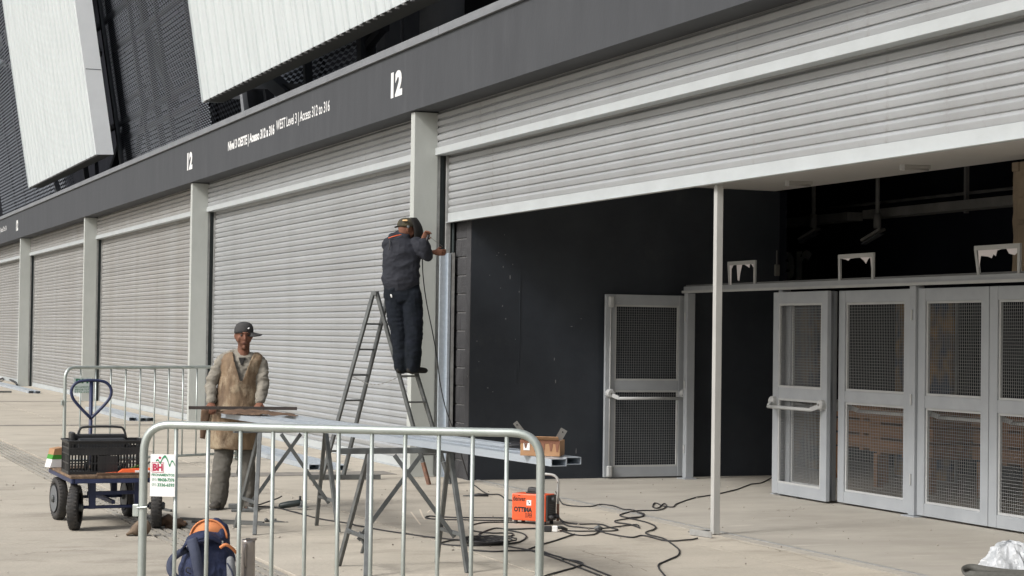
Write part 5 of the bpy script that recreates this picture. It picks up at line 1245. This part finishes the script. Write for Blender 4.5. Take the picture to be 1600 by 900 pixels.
# cap turned backwards and helmet tipped over the face
cp2 = MB(); c2 = T2(0, .01, .03); base = []
for (r_, h_) in dome:
    for j in range(nn_):
        an = 6.2832 * j / nn_; base.append(c2 + V((math.cos(an) * r_ * 1.16, math.sin(an) * r_ * 1.08, h_ * 1.0 - .008)))
cp2.add(base, [(i * nn_ + j, i * nn_ + (j + 1) % nn_, (i + 1) * nn_ + (j + 1) % nn_, (i + 1) * nn_ + j) for i in range(len(dome) - 1) for j in range(nn_)] + [tuple((len(dome) - 1) * nn_ + j for j in range(nn_))])
o = cp2.build('cap', mat('olive_cap', (0.06, 0.05, 0.025), .85, col2=(.03, .028, .02), scale=15), m2_, smooth=True); sm = o.modifiers.new('solid', 'SOLIDIFY'); sm.thickness = .003
MB().limb([q2(630, 344.5, -.09), q2(636, 344.5, -.095)], [.009, .009], n=8, ref=(0, 0, 1)).build('cap_label', mat('cap_label_yellow', (.75, .5, .25), .6), m2_, smooth=True)
MB().limb([c2 + V((-.08, -.02, 0)), c2 + V((-.125, -.02, -.012))], [(.04, .012), (.03, .01)], n=8, ref=(0, 1, 0)).build('cap_strap', K['hair'], m2_, smooth=True)
hv = MB(); vs = []; nu, nz = 16, 9
fd = V((math.cos(math.radians(28)), math.sin(math.radians(28)), 0)); sdv = V((-fd.y, fd.x, 0))
for k in range(nz + 1):
    t = k / nz; z = .135 - .30 * t; rad = .125 * (math.sin(math.pi * min(.5, t * .5 + .18)) ** .8) * (1 - .22 * t); push = .02 + .045 * math.sin(math.pi * t * .8)
    for j in range(nu + 1):
        an = math.radians(-105 + 210 * j / nu); vs.append(h2 + V((0.005, 0, 0)) + fd * (math.cos(an) * rad * 1.08 + push) + sdv * (math.sin(an) * rad * .95) + V((0, 0, z - .01)))
hv.add(vs, [(k * (nu + 1) + j, k * (nu + 1) + j + 1, (k + 1) * (nu + 1) + j + 1, (k + 1) * (nu + 1) + j) for k in range(nz) for j in range(nu)])
o = hv.build('welding_helmet', K['hair'], m2_, smooth=True); sm = o.modifiers.new('solid', 'SOLIDIFY'); sm.thickness = .005
hw = h2 + fd * .172 + V((0.0, -.045, 0))
MB().bar(hw + V((-.006, 0, .035)), hw + V((.006, 0, -.045)), .05, .012, up=tuple(fd)).build('helmet_window', K['white'], o, bevel=.003)
MB().bar(hw + V((-.026, 0, .075)), hw + V((-.008, 0, .042)), .035, .012, up=tuple(fd)).build('helmet_sticker', K['orplastic'], o, bevel=.003)
MB().lathe(h2 + V((.02, -.098, .02)), [(.016, 0), (.016, -.02), (.01, -.026)], 12, 'y').build('helmet_knob', K['steelb'], o)
eh = empty('welding_torch', R2 + V((0, 0, 0)), YAW, label='black electrode holder with a thin rod in the welder\'s raised hand', cat='electrode holder')
MB().tube([q2(664, 382, -.16), q2(670, 367, -.16)], [.014, .017], n=10).build('torch_grip', K['black'], eh, smooth=True)
MB().tube([q2(671, 370, -.16), q2(693, 386, .0)], .0032, n=6).build('welding_rod', K['chain'], eh, smooth=True)

# ================================================================== SMALL THINGS
BP = V((9.20, -4.42, 0))
qb = lambda px, py, dy=0.0: L2(BP, px, py, dy)
bpk = empty('backpack', BP, YAW, label='navy backpack with orange lining standing open behind the near barrier', cat='backpack')
m = MB(); m.limb([qb(322, 918), qb(322, 890), qb(325, 862, .02), qb(330, 846, .03)], [(.165, .10), (.175, .11), (.14, .10), (.10, .06)], n=20)
m.limb([qb(355, 905, .05), qb(352, 860, .08), qb(345, 825, .08), qb(338, 818, .08)], [(.06, .06), (.05, .07), (.045, .05), (.03, .03)], n=14)
soften(m, 'pack_body', K['pack'], bpk, voxel=.009, smooth=3, wrinkle=[(.008, 8, 8, 8, 1), (.003, 22, 22, 22, 4)])
m = MB(); m.limb([qb(325, 845, .04), qb(327, 828, .05)], [(.085, .012), (.06, .010)], n=18); m2b = MB()
vs = [];
for k in range(15):
    an = math.pi * k / 14; vs.append(qb(326 - math.cos(an) * 29, 841 - math.sin(an) * 29, .03))
cen = qb(326, 842, .02); n_ = len(vs)
m2b.add([cen - V((0, .0, 0))] + vs, [(0, i + 1, i + 2)[::-1] for i in range(n_ - 1)]); o = m2b.build('flap_lining', K['packor'], bpk, smooth=True); so_ = o.modifiers.new('s', 'SOLIDIFY'); so_.thickness = .008
MB().tube([v + V((0, -.003, 0)) for v in vs], .006, n=8).build('lining_trim', K['packor'], bpk, smooth=True)
def ribbon(pts, w, name, mt, parent, up=(0, -1, 0), th=.006):
    sp = smooth_path(pts, 5); m = MB(); vs = []
    for i, p in enumerate(sp):
        t = (sp[min(i + 1, len(sp) - 1)] - sp[max(i - 1, 0)]).normalized(); a = t.cross(V(up)).normalized() * (w / 2)
        vs += [p - a, p + a]
    m.add(vs, [(2 * i, 2 * i + 1, 2 * i + 3, 2 * i + 2) for i in range(len(sp) - 1)]); o = m.build(name, K[mt], parent, smooth=True)
    s_ = o.modifiers.new('s', 'SOLIDIFY'); s_.thickness = th; s_.offset = 0; return o
ribbon([qb(286, 858, -.06), qb(292, 846, -.09), qb(308, 838, -.10), qb(325, 836, -.08), qb(345, 845, -.03)], .085, 'top_flap', 'pack', bpk, up=(0, -.5, 1), th=.012)
ribbon([qb(299, 842, -.13), qb(304, 860, -.15), qb(308, 880, -.15), qb(312, 900, -.13), qb(316, 925, -.10)], .065, 'shoulder_strap', 'packlt', bpk, th=.014)
ribbon([qb(292, 858, -.05), qb(270, 872, -.10), qb(266, 890, -.12), qb(276, 905, -.12), qb(285, 920, -.08)], .045, 'shoulder_strap', 'packlt', bpk, th=.012)
MB().tube(smooth_path([qb(298, 897, -.13), qb(291, 893, -.14), qb(292, 887, -.14), qb(298, 889, -.14)], 4), .004, n=6).build('strap_loop', K['black'], bpk, smooth=True)
m = MB(); m.limb([qb(362, 900, -.06), qb(360, 875, -.05)], [(.032, .03), (.025, .03)], n=12); m.build('side_pocket', K['packgr'], bpk, smooth=True)
MB().tube(smooth_path([qb(344, 856, -.09), qb(352, 851, -.09), qb(362, 856, -.06), qb(369, 864, -.02)], 4), .010, n=8).build('pocket_trim', K['packor'], bpk, smooth=True)
MB().tube(smooth_path([qb(355, 880, -.11), qb(363, 895, -.10), qb(366, 915, -.08)], 4), .006, n=6).build('zip_line', K['packlt'], bpk, smooth=True)
MB().box(tuple(qb(348, 848, -.07) - V((.006, .004, .015))), tuple(qb(348, 848, -.07) + V((.006, .004, .012)))).build('zip_pull', K['chain'], bpk, bevel=.003)

JG = V((9.05, -4.12, 0)); qj = lambda px, py, dy=0.0: L2(JG, px, py, dy)
jg = empty('steel_jug', JG, YAW, label='brushed steel thermos jug standing right of the backpack', cat='jug')
top = qj(388, 843).z; ux_ = qj(388, 860).x
MB().lathe((ux_, 0, 0), [(.044, 0), (.046, .01), (.045, top * .5), (.043, top - .02), (.045, top), (.040, top), (.038, top - .02), (.036, top - .03)], 28).build('jug_body', K['steelcup'], jg, smooth=True)
MB().hexa([(ux_ - .01, -.05, top - .004), (ux_ + .05, -.02, top - .004), (ux_ + .05, .02, top - .004), (ux_ - .01, .0, top - .004), (ux_ + .0, -.055, top + .008), (ux_ + .053, -.022, top + .012), (ux_ + .053, .02, top + .012), (ux_ + .0, 0, top + .008)]).build('jug_spout', K['steelcup'], jg)
MB().tube(smooth_path([(ux_ - .01, -.048, top - .03), (ux_ - .012, -.075, top - .035), (ux_ - .012, -.078, top - .10), (ux_ - .012, -.07, top - .15), (ux_ - .012, -.05, top - .165)], 5), [.010] * 21, n=8).build('jug_handle', K['steelcup'], jg, smooth=True)
MB().lathe((ux_, -.01, top), [(.018, 0), (.016, .010)], 12).build('jug_lid', K['black'], jg)

# bag and strap bottom right
PB = V((9.45, 1.30, 0)); qg = lambda px, py, dy=0.0: L2(PB, px, py, dy)
bc = qg(1592, 893); vs = []; nr_, na_ = 26, 60
for k in range(nr_ + 1):
    t = k / nr_
    for j in range(na_):
        an = 6.2832 * j / na_; r_ = (1 - t) ** .75
        ridge = 1 - abs(noise.noise(V((math.cos(an) * 2.3, math.sin(an) * 2.3, t * 1.2)))) * 2.2; rid2 = 1 - abs(noise.noise(V((math.cos(an) * 5 + 4, math.sin(an) * 5, t * 4)))) * 2
        rad = r_ * (.215 + .045 * ridge + .02 * rid2); z = (.185 * math.sin(t * math.pi / 2) ** 1.1) * (.86 + .22 * ridge)
        vs.append((bc.x + math.cos(an) * rad * 1.15 - .085 * t * (1 - .2 * t), math.sin(an) * rad * .9, .004 + z + .02 * t * t))
o = MB().add(vs, [(k * na_ + j, k * na_ + (j + 1) % na_, (k + 1) * na_ + (j + 1) % na_, (k + 1) * na_ + j) for k in range(nr_) for j in range(na_)]).build('plastic_bag', K['bag'], label='crumpled thin white plastic bag on the floor in the bottom right corner', cat='plastic bag')
o.matrix_world = Matrix.Translation(PB) @ Matrix.Rotation(YAW, 4, 'Z')
SP = V((9.7, 1.0, 0)); qs = lambda px, py, dy=0.0: L2(SP, px, py, dy)
sp_ = empty('webbing_strap', SP, YAW, label='grey webbing strap curled in a loop beside the white plastic bag', cat='strap')
a_ = qs(1508, 893); 
ribbon([V((qs(1640, 905).x, -.05, .03)), V((qs(1580, 902).x, -.03, .03)), V((qs(1545, 893).x, -.0, .045)), V((qs(1522, 888).x, .06, .055)), V((qs(1508, 890).x, .02, .045)), V((qs(1506, 896).x, -.05, .03)), V((qs(1520, 900).x, -.10, .022)), V((qs(1560, 906).x, -.13, .02)), V((qs(1620, 912).x, -.14, .02))], .05, 'webbing', 'strap', sp_, up=(.3, -1, .25), th=.004)

# gloves, leather piece, grinder, clamp, rods on the ground
GL = onz(262, 824); ql = lambda px, py, dy=0.0: L2(GL, px, py, dy)
gl2 = empty('work_gloves', GL, YAW, label='pair of worn brown leather gloves lying behind the near barrier', cat='gloves')
for k, (ps, mt_) in enumerate((([(254, 816), (262, 812), (272, 818)], 'leathd'), ([(265, 822), (274, 821), (281, 816)], 'leathd'))):
    m = MB(); m.limb([ql(a, b) for a, b in ps], [(.035, .05), (.045, .06), (.03, .05)], n=12, ref=(0, 0, 1))
    for f in range(4): m.limb([ql(*ps[-1]) + V((0, (f - 1.5) * .022, 0)), ql(*ps[-1]) + V((.05, (f - 1.5) * .03, -.02))], [.013, .011], n=8, ref=(0, 0, 1))
    soften(m, 'glove', K[mt_], gl2, voxel=.008, smooth=2, wrinkle=[(.01, 14, 14, 14, k)])
MB().limb([ql(283, 818), ql(288, 817)], [.022, .018], n=10).build('glove_cuff', K['card'], gl2, smooth=True)
LP = onz(214, 837); qq = lambda px, py, dy=0.0: L2(LP, px, py, dy)
m = MB(); m.limb([qq(200, 834), qq(208, 830), qq(218, 824), qq(226, 824)], [(.012, .05), (.035, .07), (.06, .06), (.06, .05)], n=12, ref=(0, 0, 1))
o = soften(m, 'leather_spat', mat('pale_leather', (.17, .125, .085), .85, col2=(.10, .07, .05), scale=12), None, voxel=.008, smooth=2, wrinkle=[(.006, 12, 12, 12, 2)], label='pale brown leather gaiter on the ground under the cart wheel', cat='leather gaiter'); o.matrix_world = Matrix.Translation(LP) @ Matrix.Rotation(YAW, 4, 'Z')
GR = onz(452, 796); qr = lambda px, py, dy=0.0: L2(GR, px, py, dy)
ag2 = empty('angle_grinder', GR, YAW, label='dark green angle grinder lying by the left leg of the near trestle', cat='angle grinder')
MB().limb([qr(440, 790), qr(452, 788), qr(468, 785.5)], [(.028, .03), (.032, .032), (.03, .03)], n=14, ref=(0, 0, 1)).build('motor_housing', mat('dark_green_tool', (.014, .022, .022), .45), ag2, smooth=True)
MB().lathe(qr(473, 785) + V((0, 0, -.02)), [(.03, -.02), (.034, 0), (.03, .035)], 16).build('gear_head', K['steelb'], ag2)
MB().lathe(qr(474, 785) + V((0, 0, -.045)), [(.055, -.002), (.055, .004)], 24).build('grinding_disc', K['frameg'], ag2)
MB().tube([qr(469, 783), qr(469, 775)], .012, n=8).build('side_handle', K['black'], ag2, smooth=True)
CL = onz(425, 816); qc = lambda px, py, dy=0.0: L2(CL, px, py, dy)
cm = empty('screw_clamp', CL, YAW, label='dark steel screw clamp on the ground left of the near trestle', cat='clamp')
MB().tube([qc(414, 814), qc(430, 815), qc(449, 818)], .013, n=8).build('clamp_bar', K['steel'], cm, smooth=True)
MB().tube([qc(416, 812) + V((0, -.02, 0)), qc(416, 815) + V((0, .03, .01))], .016, n=8).build('clamp_jaw', K['steel'], cm, smooth=True)
MB().tube([qc(428, 812), qc(432, 812)], .01, n=8).build('clamp_screw', K['steel'], cm, smooth=True)
MB().lathe(qc(448, 818) + V((0, -.01, 0)), [(.018, 0), (.018, .02)], 10, 'y').build('clamp_foot', K['steel'], cm)
def rod(a, b, lab, w=.03):
    p = onz(*a); q = onz(*b); o = MB().bar((0, 0, 0), q - p, w, .02).build('steel_rod', K['steel'], label=lab, cat='steel rod', group='steel rods on the pavement'); o.location = p + V((0, 0, .012))
rod((282, 812), (412, 819), 'dark steel rod on the pavement running behind the backpack, farther one'); rod((280, 822), (312, 830), 'dark steel rod on the pavement beside the gloves, nearer one'); rod((232, 793), (268, 800), 'thin steel rod under the cart, beside the right rear wheel', .02)
rod((300, 817), (425, 822), 'thin steel rod just in front of the farther rod', .018)
FP = onz(384, 800); t = empty('foot_clamp', FP, YAW, label='small grey metal vice at the right boot of the man in the apron', cat='vice')
MB().box((-.13, -.03, .0), (.10, .03, .03)).build('vice_base', K['steelb'], t, bevel=.006)
MB().box((-.16, -.02, .03), (-.06, .03, .075)).build('vice_jaw', K['steelb'], t, bevel=.008)
MB().tube([(.02, 0, .04), (.13, 0, .02)], .012, n=8).build('vice_screw', K['steel'], t, smooth=True)
MB().tube([(.10, -.03, -.0), (.10, .04, .07)], .008, n=8).build('vice_lever', K['steel'], t, smooth=True)
MB().tube([onz(1238, 777) + V((0, 0, .004)), onz(1247, 780) + V((0, 0, .004)), onz(1254, 776) + V((0, 0, .004))], .004).build('wire_offcut', K['chain'], label='small bright wire offcut on the floor under the ajar gate leaf', cat='wire offcut')
# chalk scratches on the pavement
cs = MB()
for pts in ([(642, 800), (648, 808), (657, 820)], [(656, 796), (660, 806), (664, 812)], [(672, 797), (668, 801)]):
    w = [onz(a, b) + V((0, 0, .0012)) for a, b in pts]
    for i in range(len(w) - 1):
        t = (w[i + 1] - w[i]).normalized(); a = t.cross(V((0, 0, 1))) * .008; cs.add([w[i] - a, w[i] + a, w[i + 1] + a, w[i + 1] - a], [(0, 1, 2, 3)])
cs.build('chalk_scratch', mat('chalk', (.62, .55, .45), .9), pl)

# cracks, debris and grit on the pavement
random.seed(21)
ck = MB()
for (px, py, ex, ey) in ((560, 845, 690, 838), (900, 858, 1010, 892), (1150, 845, 1290, 878), (40, 800, 190, 812), (20, 868, 120, 858), (620, 770, 700, 778), (1190, 800, 1260, 795)):
    p = onz(px, py); q = onz(ex, ey); n = 16; pts = [p.lerp(q, i / n) + V((random.uniform(-.05, .05), random.uniform(-.03, .03), 0)) for i in range(n + 1)]
    for i in range(n):
        t = (pts[i + 1] - pts[i]).normalized(); a = t.cross(V((0, 0, 1))) * random.uniform(.0015, .0035); z = V((0, 0, .0012))
        ck.add([pts[i] - a + z, pts[i] + a + z, pts[i + 1] + a + z, pts[i + 1] - a + z], [(0, 1, 2, 3)])
ck.build('hairline_crack', mat('crack_dark', (.13, .115, .095), .95), pl)  # thin flat dark strips drawn as cracks
db = MB()
for k in range(420):
    x = random.uniform(-6, 13); y = random.uniform(-5.5, 3.0); r = random.choice((.004, .005, .007, .011)) * random.uniform(.7, 1.3)
    c = V((x, y, r * .5)); a0 = random.random() * 6
    vs = [c + V((math.cos(a0 + i * 1.57) * r * random.uniform(.6, 1.4), math.sin(a0 + i * 1.57) * r, 0)) for i in range(4)] + [c + V((0, 0, r * .8)), c - V((0, 0, r * .5))]
    db.add(vs, [(0, 1, 4), (1, 2, 4), (2, 3, 4), (3, 0, 4), (1, 0, 5), (2, 1, 5), (3, 2, 5), (0, 3, 5)])
db.build('grit', mat('grit_mixed', (.16, .14, .115), .9, col2=(.40, .37, .32), scale=3, fac=(.45, .55)), label='small grit and metal chips scattered over the pavement', cat='grit', kind='stuff')
